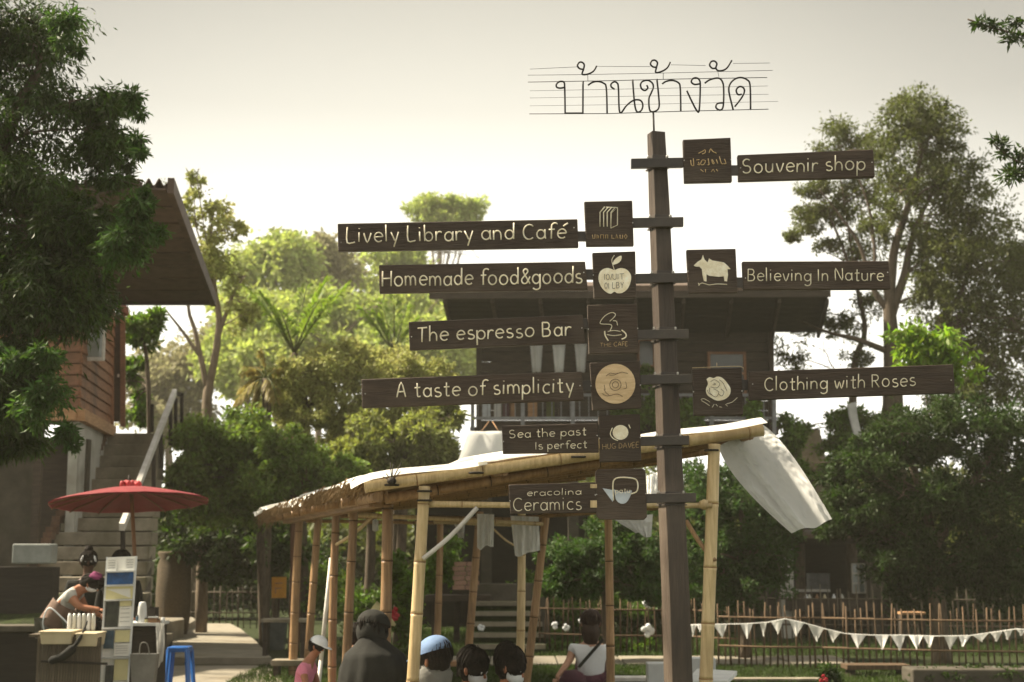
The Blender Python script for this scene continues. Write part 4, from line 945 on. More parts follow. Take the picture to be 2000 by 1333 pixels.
for k in range(9):
    a = k * .7; c = W(238 + k * 4.2, 946 + 2 * math.sin(k * 2), Yp + .06 * math.sin(a * 2)); m = MB()
    m.ell(c, (.028, .022, .036), 8, 6, wob=.4, rot=Matrix.Rotation(random.uniform(-.6, .6), 3, 'Y')); obj('ribbon', m, 'ribbon_red', PR)
# brochure rack
BR = thing('brochure_rack', 'leaning white display rack of brochures in front of the red parasol pole', 'rack', G(225, 14.4))
Yb = 14.4; TL, TR = W(210, 1089, Yb), W(267, 1087, Yb)
bl_ = W(197, 1300, Yb - .25); br2 = W(250, 1345, Yb - .25)
kL = (TL.z - 0) / (TL.z - bl_.z); kR = TR.z / (TR.z - br2.z)
BL, BRR = TL + (bl_ - TL) * kL, TR + (br2 - TR) * kR
m = MB(); m.prism([TL, BL, BRR, TR], (0, .02, 0)); bk = obj('back_panel', m, 'paper', BR)
for a, b in ((TL, BL), (TR, BRR)):
    m = MB(); m.bar(a + Vector((0, -.012, 0)), b + Vector((0, -.012, 0)), .018, .03); obj('side_rail', m, 'plinth', BR)
def rp(u, py):     # a point on the rack face
    t = (py - 1088) / (1333 - 1088); k = (TL.z - W(0, 1333, Yb - .25).z)
    z = TL.z - t * k; s1 = (TL.z - z) / (TL.z - BL.z); return TL.lerp(BL, s1).lerp(TR.lerp(BRR, s1), u)
for y0, y1, u0, u1, mm, nm in ((1090, 1116, .04, .36, 'paper', 'leaflet'), (1090, 1116, .66, .97, 'paper', 'leaflet'), (1119, 1143, .06, .96, 'photo_blue', 'leaflet'), (1147, 1172, .05, .97, 'paper_yellow', 'leaflet'), (1152, 1172, .06, .96, 'paper', 'leaflet'),
                               (1176, 1226, .08, .52, 'photo_dark', 'leaflet'), (1176, 1186, .56, .96, 'paper_yellow', 'leaflet'), (1187, 1226, .55, .97, 'paper', 'leaflet'),
                               (1233, 1268, .08, .42, 'photo_teal', 'leaflet'), (1233, 1256, .46, .97, 'paper_yellow', 'leaflet'), (1259, 1283, .46, .97, 'paper', 'leaflet'), (1289, 1329, .5, .98, 'paper_yellow', 'leaflet'), (1300, 1333, .2, .48, 'photo_dark', 'leaflet')):
    m = MB(); f_ = random.uniform(.010, .02); o_ = Vector((0, -.02 - f_, 0)); m.prism([rp(u0, y0) + o_, rp(u0, y1) + o_, rp(u1, y1) + o_, rp(u1, y0) + o_], (0, .006, 0)); lf = obj(nm, m, mm, BR)
    if mm == 'paper' and y1 - y0 > 22 and u1 - u0 < .6:
        for q_ in range(4):
            m = MB(); yy = y0 + 4 + q_ * (y1 - y0 - 6) / 4; m.prism([rp(u0 + .04, yy) + o_ * 1.1, rp(u0 + .04, yy + 1) + o_ * 1.1, rp(u1 - .05, yy + 1) + o_ * 1.1, rp(u1 - .05, yy) + o_ * 1.1], (0, .002, 0)); obj('printed_line', m, 'grey_line', lf)
for py in (1117, 1145, 1174, 1229, 1286):
    m = MB(); m.bar(rp(.0, py) + Vector((0, -.03, 0)), rp(1, py) + Vector((0, -.03, 0)), .05, .012); obj('shelf', m, 'plinth', BR)
# bamboo-fronted counter with cream trays and a rack of bags
CT_ = thing('stall_counter', 'bamboo slat counter at the bottom left, below the bending woman', 'counter', G(140, 13.9))
sl = None
for k in range(24):
    xx = 84 + k * 5.2; h_ = W(0, 1246 + random.uniform(-2, 2), 13.9).z
    m = MB(); m.bar(G(xx, 13.9), Vector((G(xx, 13.9).x, 13.9, h_)), .021, .012, up=(0, 1, 0)); obj('slat', m, 'picket_old', CT_)
m = MB(); m.bar(W(80, 1292, 13.87), W(210, 1297, 13.87), .02, .02); obj('tie_rail', m, 'black_wood', CT_)
m = MB(); m.box((G(145, 14.15).x, 14.17, W(0, 1240, 14.1).z), (.66, .5, .025)); obj('counter_top', m, 'picket_old', CT_)
for nm_, x0, x1, yy, Yt in (('left', 88, 150, 1232, 14.0), ('right', 158, 198, 1236, 14.0)):
    a, b = W(x0, yy, Yt), W(x1, yy + 3, Yt); cx = (a + b) / 2; w_ = (b - a).length; hh = .115
    m = MB(); m.hexa([cx + Vector((sx * w_ * .46, sy * .14, -hh)) for sx, sy in ((-1, -1), (1, -1), (1, 1), (-1, 1))] + [cx + Vector((sx * w_ * .5, sy * .16, 0)) for sx, sy in ((-1, -1), (1, -1), (1, 1), (-1, 1))])
    m.box(cx + Vector((0, 0, .004)), (w_ * 1.06, .35, .016)); obj('plastic_tray', m, 'cream_plastic', None, label='cream plastic tray at the %s end of the bamboo counter' % nm_, cat='tray', bevel=.008, group='cream trays on the bamboo counter')
# clear bags with drinks standing on the counter
for k in range(6):
    xx = 135 + k * 9.3; c = W(xx, 1232, 14.2); m = MB()
    m.lathe(c, [(.018, 0), (.022, .02), (.021, .13), (.013, .165)], 8); m.tube([c + Vector((0, 0, .16)), c + Vector((.012, 0, .2))], .003, 5, 1)
    obj('drink_bottle', m, ['water_bottle' if k % 2 else 'plinth', 'black_wood'], None, label='slim pale bottle, %s from the left of the six on the bamboo counter' % ('first', 'second', 'third', 'fourth', 'fifth', 'sixth')[k], cat='bottle', group='bottles on the bamboo counter')
cl_ = MB(); a = W(130, 1290, 13.85)
cl_.tube(smooth_line([W(170, 1214, 13.95), W(160, 1240, 13.84), W(146, 1262, 13.8), W(124, 1282, 13.8), W(96, 1292, 13.82)], 4), [.01] * 5 + [.02] * 4 + [.045] * 4 + [.04] * 3 + [.02], 8)
obj('dark_scarf', cl_, 'cloth_black', None, label='dark scarf draped over the front of the bamboo counter', cat='scarf')
# small table with cloth, white bottle, boxes
TB = thing('stall_table', 'small cloth covered table between the brochure rack and the blue stool', 'table', G(297, 14.6))
zt = W(0, 1219, 14.6).z; xc = G(279, 14.6).x
m = MB(); m.box((xc, 14.75, zt), (.40, .5, .03)); obj('table_top', m, 'plinth', TB)
for dx in (-.17, .17):
    for dy in (-.2, .2):
        m = MB(); m.bar((xc + dx, 14.75 + dy, 0), (xc + dx, 14.75 + dy, zt), .03, .03); obj('leg', m, 'black_wood', TB)
m = MB(); m.box((xc + .02, 14.75, zt - .38), (.33, .4, .7)); obj('inner_box', m, 'black_wood', TB)
cloth('greyish tablecloth hanging at the right side of the small stall table', (304, 1217), (320, 1218), (318, 1290), (308, 1306), 14.45, .03, 10, 14, None, (324, 1255), 'flag_cloth', seed=3.0, name='tablecloth')
m = MB(); m.lathe(W(277, 1220, 14.6), [(.048, 0), (.05, .02), (.042, .17), (.034, .215), (.02, .225)], 14); obj('white_flask', m, 'plinth', None, label='tall white flask on the small stall table', cat='flask')
m = MB(); m.box(W(299, 1212, 14.55), (.085, .06, .065)); m.box(W(299, 1206, 14.55), (.09, .065, .012), mi=1); obj('snack_box', m, ['clay', 'plinth'], None, label='small brown box with a pale lid on the stall table', cat='box')
m = MB(); m.box(W(288, 1200, 14.9), (.2, .15, .14)); obj('dark_box', m, 'black_wood', None, label='dark box behind the white flask on the stall table', cat='box', bevel=.006)
m = MB(); m.lathe(W(318, 1220, 14.6), [(.022, 0), (.024, .03), (.015, .07)], 10); obj('cup', m, 'plinth', None, label='small white cup at the right edge of the stall table', cat='cup')
m = MB(); c = W(282, 1302, 14.2); m.hexa([c + Vector((sx, sy, z)) for z, k_ in ((-.22, .10), (.12, .13)) for sx, sy in ((-k_, -.06), (k_, -.06), (k_, .06), (-k_, .06))]); bag = obj('body', m, 'cloth_grey', thing('carrier_bag', 'grey carrier bag standing in front of the small stall table', 'bag', G(282, 14.2)))
m = MB(); m.tube(smooth_line([W(272, 1280, 14.15), W(275, 1258, 14.15), W(287, 1258, 14.15), W(292, 1280, 14.15)], 4), .006, 5); obj('handle', m, 'cloth_grey', bag.parent)
for k, (xx, yy, mm, lab) in enumerate(((285, 1220, 'paper_yellow', 'small yellowish jar right of the white flask on the stall table'), (309, 1221, 'clay', 'small brown jar near the tablecloth corner on the stall table'), (269, 1214, 'photo_teal', 'dark blue jar beside the brochure rack on the stall table'))):
    j = thing('jar', lab, 'jar', W(xx, yy, 14.58), 'jars on the stall table'); m = MB(); m.lathe(WL[j.name], [(.018, 0), (.021, .01), (.021, .045), (.017, .052)], 12); obj('body', m, mm, j)
    m = MB(); m.lathe(WL[j.name] + Vector((0, 0, .052)), [(.018, 0), (.018, .012)], 12); obj('lid', m, 'black_wood', j)
# blue stool
ST_ = thing('blue_stool', 'square blue plastic stool at the bottom left of the path', 'stool', G(358, 15.9))
c = G(358, 15.9); z = W(0, 1263, 15.9).z; w0 = PX(42, 16.2) / 2; w1 = PX(53, 16.2) / 2
m = MB(); m.hexa([c + Vector((sx * w0 * 1.02, sy * w0 * 1.02, z - .055)) for sx, sy in ((-1, -1), (1, -1), (1, 1), (-1, 1))] + [c + Vector((sx * w0 * .94, sy * w0 * .94, z)) for sx, sy in ((-1, -1), (1, -1), (1, 1), (-1, 1))]); obj('seat', m, 'blue_plastic', ST_, bevel=.012)
for sx, sy in ((-1, -1), (1, -1), (1, 1), (-1, 1)):
    m = MB(); a = c + Vector((sx * w0 * .84, sy * w0 * .84, z - .03)); b = c + Vector((sx * w1 * .9, sy * w1 * .9, 0)); m.bar(b, a, .052, .03); obj('leg', m, 'blue_plastic', ST_, bevel=.005)
for sy in (-1, 1):
    m = MB(); m.bar(c + Vector((-w1 * .84, sy * w1 * .84, .10)), c + Vector((w1 * .84, sy * w1 * .84, .10)), .012, .04); obj('stretcher', m, 'blue_plastic', ST_)
    m = MB(); m.bar(c + Vector((sy * w1 * .84, -w1 * .84, .10)), c + Vector((sy * w1 * .84, w1 * .84, .10)), .012, .04); obj('stretcher', m, 'blue_plastic', ST_)
# jars, benches, boxes
m = MB(); m.lathe(G(342, 25.5), [(.24, 0), (.29, .3), (.31, .8), (.29, 1.3), (.25, 1.42), (.30, 1.5), (.28, 1.54)], 20); obj('wicker_bin', m, 'wicker', None, label='tall round wicker bin standing below the stair railing', cat='bin')
m = MB(); a = W(545, 1148, 23.8); m.box(a, (.24, .02, .34)); og = thing('orange_sign', 'small orange signboard on a stake near the far path corner', 'sign', G(545, 23.8)); obj('board', m, 'orange', og)
m = MB(); m.bar(G(545, 23.84), W(545, 1165, 23.84), .03, .03); obj('stake', m, 'dark_wood', og)
strokes_ = MB(); strokes_.tube([W(537, 1140, 23.78), W(552, 1139, 23.78)], .008, 5); strokes_.tube([W(537, 1150, 23.78), W(550, 1149, 23.78)], .008, 5); strokes_.tube([W(538, 1160, 23.78), W(538, 1146, 23.78)], .006, 5); obj('marking', strokes_, 'clay', og)
m = MB(); m.hexa([G(540, 23) + Vector((sx * k_, sy * k_, z)) for z, k_ in ((0, .15), (.48, .19)) for sx, sy in ((-1, -1), (1, -1), (1, 1), (-1, 1))]); obj('waste_bin', m, 'bin_grey', None, label='dark grey green waste bin below the orange sign', cat='bin', bevel=.02)
def bench(label, x0, x1, yy, Y, mm='stone_step', wd=.3, th=.05, grp='plank benches in the garden'):
    b = thing('plank_bench', label, 'bench', G((x0 + x1) / 2, Y), grp); a0, a1 = W(x0, yy, Y), W(x1, yy, Y)
    m = MB(); m.box(((a0.x + a1.x) / 2, Y, a0.z), (a1.x - a0.x, wd, th)); obj('seat', m, mm, b, bevel=.006)
    for t in (.1, .9):
        x = a0.x + (a1.x - a0.x) * t; m = MB(); m.box((x, Y, (a0.z - th / 2) / 2), (.06, wd * .8, a0.z - th / 2)); obj('leg', m, 'dark_wood', b)
bench('pale plank bench beyond the brown poles, under the orange sign', 512, 603, 1212, 20.5)
bench('low plank bench left of the thin shelter poles, nearer the path', 533, 616, 1294, 18.2, th=.07)
bench('low pale plank seat just behind the woman in white', 1092, 1300, 1326, 17.2, 'rail_paint', .25, .05)
bench('pale plank seat behind the blue capped person', 868, 900, 1296, 18, 'tan_wood', .25, .06)
bench('thin pale plank seat right of the signpost', 1400, 1606, 1327, 17.4, 'stone_step', .2, .03)
bench('slatted dark plank bench in front of the picket fence at right', 1648, 1772, 1302, 18.3, 'picket', .35, .06)
bench('raised brown plank bench among the far pickets at right', 1757, 1804, 1198, 22.5, 'tan_wood', .25, .04)
for lab, x0, x1, y0, Y in (('white plinth box just left of the signpost foot', 1265, 1302, 1296, 13.0), ('grey white plinth box behind the pale shelter pole at right', 1349, 1398, 1286, 13.5)):
    a0, a1 = W(x0, y0, Y), W(x1, y0, Y); m = MB(); m.box(((a0.x + a1.x) / 2, Y + .1, a0.z / 2), (a1.x - a0.x, .2, a0.z)); obj('plinth_box', m, 'plinth', None, label=lab, cat='box', bevel=.01)
m = MB(); q = [W(1366, 1313, 11), W(1440, 1333, 10.6), W(1352, 1336, 10.4), W(1345, 1322, 10.8)]
zq = sum(p.z for p in q) / 4; PT = thing('white_table', 'corner of a white table top at the foot of the pale pole', 'table', (q[0].x, 10.8, 0))
m.prism([Vector((p.x, p.y, zq)) for p in (W(1362, 1318, 11.2), W(1440, 1330, 11.0), W(1420, 1340, 10.2), W(1340, 1330, 10.2))], (0, 0, .03)); obj('table_top', m, 'plinth', PT)
m = MB(); m.bar((q[0].x + .1, 10.7, 0), (q[0].x + .1, 10.7, zq), .05, .05); obj('leg', m, 'dark_wood', PT)
b = MB(); a0 = W(1780, 1307, 17.2); b.box((a0.x + 1.2, 17.4, a0.z / 2), (2.4, .5, a0.z)); obj('clipped_hedge_base', b, 'concrete_dark', None, label='low mossy block wall at the bottom right corner', cat='wall', bevel=.02)

# ------------------------------------------------------------------ picket fences and bunting
def fence(label, pts_, hpx_m, step_, mm, rails=(.35, .8), lean=.05, gap=0.0, h=.85):
    """pts_: ground points; each picket is a part"""
    f_ = thing('picket_fence', label, 'fence', pts_[0]); proto = None; L_ = 0
    for a, b in zip(pts_, pts_[1:]):
        d = b - a; n_ = int(d.length / step_)
        for k in range(n_):
            p = a + d * ((k + random.uniform(-.15, .15)) / n_); hh = h * random.uniform(.92, 1.06)
            if proto is None:
                m = MB(); m.tube([p + Vector((0, 0, -.03)), p + Vector((.004, 0, h * .5)), p + Vector((0, 0, h))], [.013, .012, .009], 6); proto = obj('picket', m, mm, f_, loc=p)
            else: dup(proto, p, (random.uniform(-lean, lean), random.uniform(-lean, lean), random.uniform(0, 6)), (random.uniform(.7, 1.35),) * 2 + (hh / h,))
        for z in rails:
            m = MB(); m.tube([a + Vector((0, -.02, z * h)), (a + b) / 2 + Vector((0, -.02, z * h - .01)), b + Vector((0, -.02, z * h))], .014, 6); obj('rail', m, mm, f_)
    return f_
fence('thin brown stick fence across the garden behind the woman in white', [G(1052, 22.3), G(1350, 21.6), G(1452, 21.0)], 0, .09, 'picket')
fence('dark stick fence with white pennants at the lower right', [G(1400, 19.6), G(1600, 19.2), G(2060, 18.3)], 0, .085, 'picket')
fence('farther dark stick fence behind the pennants', [G(1440, 24.5), G(1750, 24.0), G(2100, 23.5)], 0, .12, 'picket_old', h=.95)
fence('old stick fence at the far end of the path on the left', [G(326, 29.5), G(530, 29.0)], 0, .13, 'picket_old', h=.9)
BN = thing('bunting', 'string of white triangular pennants along the fence at the lower right', 'bunting', G(1700, 18.6))
cord = [(1340, 1221), (1400, 1220), (1455, 1219), (1500, 1216), (1533, 1209), (1570, 1217), (1612, 1229), (1650, 1238), (1700, 1241), (1760, 1241), (1830, 1243), (1895, 1242), (1935, 1236), (1985, 1229), (2040, 1232)]
def cp(x):
    for (a, b), (c, d) in zip(cord, cord[1:]):
        if a <= x <= c: return b + (d - b) * (x - a) / (c - a)
    return 1230
Yc = lambda x: 19.0 - (x - 1340) * .0011
m = MB(); m.tube([W(x, y, Yc(x)) for x, y in cord], .006, 5); obj('cord', m, 'flag_cloth', BN)
for x0, x1, hh in ((1349, 1360, 22), (1361, 1374, 14), (1393, 1420, 27), (1446, 1471, 26), (1484, 1498, 25), (1506, 1531, 25), (1541, 1571, 26), (1578, 1609, 29), (1617, 1642, 20), (1661, 1692, 24), (1708, 1736, 29), (1739, 1768, 27), (1775, 1803, 25), (1802, 1824, 22), (1844, 1872, 24), (1872, 1896, 21), (1900, 1932, 16), (1934, 1958, 18), (1960, 1978, 18), (1984, 2003, 13)):
    xm = (x0 + x1) / 2 + random.uniform(-2, 2); Y = Yc(xm) - .01
    m = MB(); a, b, c_ = W(x0, cp(x0), Y), W(x1, cp(x1), Y + random.uniform(-.05, .05)), W(xm + random.uniform(-3, 3), cp(xm) + hh * random.uniform(.95, 1.15), Y + random.uniform(-.1, .1))
    def f(u, v):
        p = a.lerp(b, u); q_ = p.lerp(c_, v); q_.y += .03 * math.sin(u * 6 + x0) * (v + .2); return q_
    m.grid(f, 6, 6); obj('pennant', m, 'flag_cloth', BN)
# ------------------------------------------------------------------ people
def skin_mesh(J, E, root, lv=2):
    """J: name -> (Vector, radius or (rx, ry)); E: edges by name; returns a smooth mesh in world space"""
    names = list(J); me = bpy.data.meshes.new('tmp')
    me.from_pydata([tuple(J[n][0]) for n in names], [(names.index(a), names.index(b)) for a, b in E], [])
    o = bpy.data.objects.new('tmp', me); C.objects.link(o)
    sm = o.modifiers.new('s', 'SKIN'); sm.use_smooth_shade = True
    for n, sv in zip(names, me.skin_vertices[0].data):
        r = J[n][1]; sv.radius = (r, r) if not isinstance(r, tuple) else r; sv.use_root = (n == root)
    sb = o.modifiers.new('b', 'SUBSURF'); sb.levels = lv; sb.render_levels = lv
    dg = bpy.context.evaluated_depsgraph_get()
    r = bpy.data.meshes.new_from_object(o.evaluated_get(dg))
    bpy.data.objects.remove(o); return r
def to_mb(me, mb=None, mi=0):
    mb = mb or MB(); mb.add([v.co.copy() for v in me.vertices], [tuple(p.vertices) for p in me.polygons], mi, True); return mb
def person(label, hip, chest, head, face, sh, el, ha, kn, fo, scale=1.0, skin='skin', top=None, bottom='cloth_black', hair='hair', hair_kind='short', hat=None, mask=None, group=None, sleeve=.5, extra=None, headr=1.0):
    """hip/chest/head: spine points; face: direction looked at; sh, el, ha, kn, fo: (left, right) pairs"""
    s = scale; P_ = thing('person', label, 'person', Vector((hip.x, hip.y, 0)), group)
    up = (head - chest).normalized(); neck = chest + up * .10 * s + Vector((0, 0, .02 * s)); nb = neck + up * .07 * s
    face = face.normalized(); hr = .095 * s * headr
    J = {'hip': (hip, (.145 * s, .11 * s)), 'waist': (hip.lerp(chest, .45), (.125 * s, .095 * s)), 'chest': (hip.lerp(chest, .88), (.145 * s, .105 * s)), 'neck': (neck, .055 * s),
         'jaw': (head - up * .07 * s + face * .015 * s, .062 * s), 'skull': (head, .088 * s * headr), 'crown': (head + up * .055 * s, .062 * s)}
    E = [('hip', 'waist'), ('waist', 'chest'), ('chest', 'neck'), ('neck', 'jaw'), ('jaw', 'skull'), ('skull', 'crown')]
    for i, n in enumerate(('l', 'r')):
        hd = (ha[i] - el[i]).normalized()
        J['sh' + n] = (sh[i], .058 * s); J['el' + n] = (el[i], .040 * s); J['wr' + n] = (ha[i], .027 * s); J['pa' + n] = (ha[i] + hd * .055 * s, (.036 * s, .020 * s))
        E += [('chest', 'sh' + n), ('sh' + n, 'el' + n), ('el' + n, 'wr' + n), ('wr' + n, 'pa' + n)]
        th = hip + (sh[i] - chest) * .45; th.z = hip.z - .02 * s
        J['th' + n] = (th, .09 * s); J['kn' + n] = (kn[i], .058 * s); J['an' + n] = (fo[i] + Vector((0, 0, .07 * s)), .038 * s)
        toe = fo[i] + face_xy(face) * .16 * s + Vector((0, 0, .03 * s)); J['to' + n] = (toe, (.042 * s, .028 * s))
        E += [('hip', 'th' + n), ('th' + n, 'kn' + n), ('kn' + n, 'an' + n), ('an' + n, 'to' + n)]
    mb = to_mb(skin_mesh(J, E, 'hip'))
    side = face.cross(up).normalized()
    for i in (0, 1):   # fingers rooted in the palm, thumb from its side
        hd = (ha[i] - el[i]).normalized(); sx = hd.cross(Vector((0, 0, 1)));  sx = sx.normalized() if sx.length > .1 else side
        cu = sx.cross(hd).normalized() * -1
        for k, ln in enumerate((.062, .072, .068, .052)):
            b0 = ha[i] + hd * .06 * s + sx * (k - 1.5) * .018 * s
            mb.tube([b0, b0 + hd * ln * .5 * s + cu * .012 * s, b0 + hd * ln * .8 * s + cu * .035 * s], [.0095 * s, .0085 * s, .007 * s], 6)
        b0 = ha[i] + hd * .03 * s - sx * .028 * s; mb.tube([b0, b0 - sx * .025 * s + hd * .03 * s, b0 - sx * .03 * s + hd * .055 * s + cu * .01 * s], [.011 * s, .009 * s, .007 * s], 6)
    # nose, ears, mouth ridge
    fc = head + face * hr * .86 - up * .02 * s
    mb.tube([fc + up * .035 * s - face * .008 * s, fc - up * .003 * s + face * .014 * s, fc - up * .012 * s - face * .006 * s], [.008 * s, .014 * s, .010 * s], 8)
    for e_ in (-1, 1):
        mb.ell(head + side * e_ * hr * .90 - up * .02 * s, (.014 * s, .022 * s, .032 * s), 8, 6)
    mb.tube([fc - up * .042 * s + side * .022 * s - face * .008 * s, fc - up * .042 * s - face * .001 * s, fc - up * .042 * s - side * .022 * s - face * .008 * s], [.004 * s, .007 * s, .004 * s], 6)
    obj('body', mb, skin, P_, loc=hip)
    for e_ in (-1, 1):
        m = MB(); m.ell(head + face * hr * .84 + side * e_ * .032 * s + up * .006 * s, (.011 * s,) * 3, 8, 6); m.ell(head + face * (hr * .84 + .007 * s) + side * e_ * .032 * s + up * .006 * s, (.006 * s,) * 3, 6, 5, 1); obj('eye', m, ['eye_white', 'hair'], P_)
    g_ = .014 * s
    if top:
        Jt = {'hip': (hip.lerp(chest, -.06), (.152 * s, .118 * s)), 'waist': (J['waist'][0], (.142 * s, .112 * s)), 'chest': (J['chest'][0], (.162 * s, .122 * s)), 'nk': (chest + up * .045 * s, .080 * s)}
        Et = [('hip', 'waist'), ('waist', 'chest'), ('chest', 'nk')]
        for i, n in enumerate(('l', 'r')):
            Jt['sh' + n] = (sh[i], .074 * s); Jt['sl' + n] = (sh[i].lerp(el[i], min(sleeve, 1)), .062 * s); Et += [('chest', 'sh' + n), ('sh' + n, 'sl' + n)]
            if sleeve > 1: Jt['ew' + n] = (el[i].lerp(ha[i], .9), .042 * s); Et += [('sl' + n, 'ew' + n)]
        obj('shirt', to_mb(skin_mesh(Jt, Et, 'chest')), top, P_, loc=chest)
    if bottom:
        Jb = {'hip': (hip + Vector((0, 0, .02)), (.158 * s, .125 * s))}; Eb = []
        for i, n in enumerate(('l', 'r')):
            Jb['th' + n] = (J['th' + n][0], .105 * s); Jb['kn' + n] = (kn[i], .074 * s); Jb['an' + n] = (fo[i] + Vector((0, 0, .12 * s)), .060 * s)
            Eb += [('hip', 'th' + n), ('th' + n, 'kn' + n), ('kn' + n, 'an' + n)]
        obj('trousers', to_mb(skin_mesh(Jb, Eb, 'hip')), bottom, P_, loc=hip)
    Mh = Matrix((side, face, up)).transposed()
    if hair:
        m = MB(); m.ell(head - face * .014 * s + up * .014 * s, (hr * 1.08, hr * 1.12, hr * 1.20), 20, 14, 0, Mh @ Matrix.Rotation(R(-28), 3, 'X'), -8, 90, wob=.12)
        m.ell(head - face * .035 * s - up * .005 * s, (hr * .98, hr * .84, hr * 1.12), 16, 12, 0, Mh, wob=.12)
        if hair_kind == 'bun': m.ell(head - face * .03 * s + up * .13 * s, (.05 * s, .05 * s, .045 * s), 12, 8, 0, Mh, wob=.3)
        if hair_kind == 'long': m.ell(head - face * .05 * s - up * .10 * s, (hr * .98, hr * .62, hr * 1.7), 16, 12, 0, Mh, wob=.15)
        rr_ = random.Random(int(abs(head.x) * 1000))
        for q_ in range(170):   # strands combed down from the crown
            a0 = rr_.uniform(R(200), R(520)) if True else 0; l0 = rr_.uniform(20, 85); l1 = l0 - rr_.uniform(30, 70); k_ = rr_.uniform(1.06, 1.16)
            if math.sin(a0) > .2: l1 = max(l1, 26)
            pp = []
            for t in (0, .33, .66, 1):
                l = R(l0 + (l1 - l0) * t); a1 = a0 + rr_.uniform(-.06, .06)
                v_ = Vector((math.cos(a1) * math.cos(l) * hr * k_ * 1.04, math.sin(a1) * math.cos(l) * hr * k_ * 1.06 - .012 * s, math.sin(l) * hr * k_ * 1.12 + .01 * s)); pp.append(head + Mh @ v_)
            m.tube(pp, [.0025 * s, .004 * s, .004 * s, .0015 * s], 4)
        obj('hair', m, hair, P_)
    if hat:
        hm, kind = hat; m = MB()
        hc = head + up * .035 * s
        m.ell(hc, (hr * 1.24, hr * 1.28, hr * 1.12), 20, 8, 0, Mh, 0, 90)
        if kind == 'cap': m.ell(hc + face * hr * 1.2, (hr * .85, hr * .95, hr * .12), 16, 6, 0, Mh)
        if kind == 'brim': m.ell(hc, (hr * 1.9, hr * 1.9, hr * .14), 20, 6, 0, Mh @ Matrix.Rotation(R(8), 3, 'X'))
        if kind == 'wrap': m.ell(head - face * .015 * s - up * .01 * s, (hr * 1.17, hr * 1.17, hr * 1.22), 18, 12, 0, Mh @ Matrix.Rotation(R(-20), 3, 'X'), -45, 90, wob=.1)
        obj('hat', m, hm, P_)
    if mask:
        m = MB(); m.ell(head + face * hr * .38 - up * .045 * s, (hr * .80, hr * .68, hr * .58), 14, 10, 0, Mh, wob=.05)
        for e_ in (-1, 1): m.tube([head + face * hr * .6 + side * e_ * hr * .75 - up * .035 * s, head + side * e_ * hr * .98 - up * .01 * s], .003 * s, 5)
        obj('face_mask', m, mask, P_)
    return P_
def face_xy(f):
    v = Vector((f.x, f.y, 0)); return v.normalized() if v.length > .05 else Vector((0, 1, 0))
def seated(label, px, py_head, Y, facing, lean=.1, scale=1.0, **k):
    """someone sitting on a low seat; py_head is the head's middle, facing an angle (0 = away from the camera, 90 = to the right)"""
    f = Vector((math.sin(R(facing)), math.cos(R(facing)), 0)); sd = Vector((f.y, -f.x, 0)); s = scale
    head = W(px, py_head, Y); chest = head - Vector((0, 0, .27 * s)) - f * lean; hip = Vector((chest.x, chest.y, chest.z - .42 * s)) - f * lean * .8
    hip.z = max(hip.z, .13)
    sh = [chest + sd * e * .18 * s + Vector((0, 0, .0)) for e in (-1, 1)]
    el = [sh[i] + Vector((0, 0, -.25 * s)) + f * .08 * s + sd * e * .05 * s for i, e in enumerate((-1, 1))]
    ha = [el[i] + f * .20 * s - sd * e * .06 * s + Vector((0, 0, .03 * s)) for i, e in enumerate((-1, 1))]
    kn = [hip + f * .40 * s + sd * e * .13 * s + Vector((0, 0, .16 * s)) for i, e in enumerate((-1, 1))]
    fo = [Vector((kn[i].x, kn[i].y, 0)) + f * .06 * s for i in (0, 1)]
    look = k.pop('look', None) or (f + Vector((0, 0, -.25)))
    if 'el' in k: el = k.pop('el')
    if 'ha' in k: ha = k.pop('ha')
    return person(label, hip, chest, head, look, sh, el, ha, kn, fo, scale=s, **k)
def low_seat(lab, px, Y, h=.2):
    m = MB(); m.box(G(px, Y, h / 2 - .04), (.32, .3, h * .7)); 
# bending woman at the stall
Y = 15.0
hip = W(103, 1218, Y); chest = W(142, 1160, Y); head = W(181, 1140, Y - .03)
sh = [chest + Vector((.0, .17, .0)), chest + Vector((.02, -.17, -.01))]
el = [W(168, 1192, Y + .16), W(156, 1187, Y - .2)]; ha = [W(190, 1200, Y + .1), W(186, 1190, Y - .2)]
kn = [G(112, Y + .1, .46), G(104, Y - .1, .47)]; fo = [G(100, Y + .12), G(90, Y - .12)]
P1 = person('woman in white blouse and brown apron bending over the stall, magenta scarf on dark hair', hip, chest, head, Vector((.75, -.05, -.65)), sh, el, ha, kn, fo, top='blouse', bottom='cloth_grey', hair='hair', mask='mask_white', sleeve=.42, scale=.98)
m = MB(); m.ell(head + Vector((.035, -.01, .055)), (.075, .09, .06), 14, 10, rot=Matrix.Rotation(.6, 3, 'Y'), wob=.35); obj('headscarf', m, 'cloth_magenta', P1)
m = MB(); d = (chest - hip); n_ = Vector((d.z, 0, -d.x)).normalized()
def apf(u, v):
    a = R(-150 + 300 * u); ax = d.normalized(); c = hip + d * (-.05 + .72 * v)
    return c + n_ * (math.cos(a) * .145) + Vector((0, 1, 0)) * (math.sin(a) * .185)
m.grid(apf, 24, 8, thick=(0.002, 0, -.004)); obj('apron', m, 'apron', P1)
m = MB(); m.tube(smooth_line([W(152, 1240, Y - .2), W(120, 1206, Y - .21), W(96, 1188, Y - .2), W(84, 1212, Y - .18), W(86, 1232, Y - .16)], 5), .008, 6); obj('apron_string', m, 'mask_white', P1)
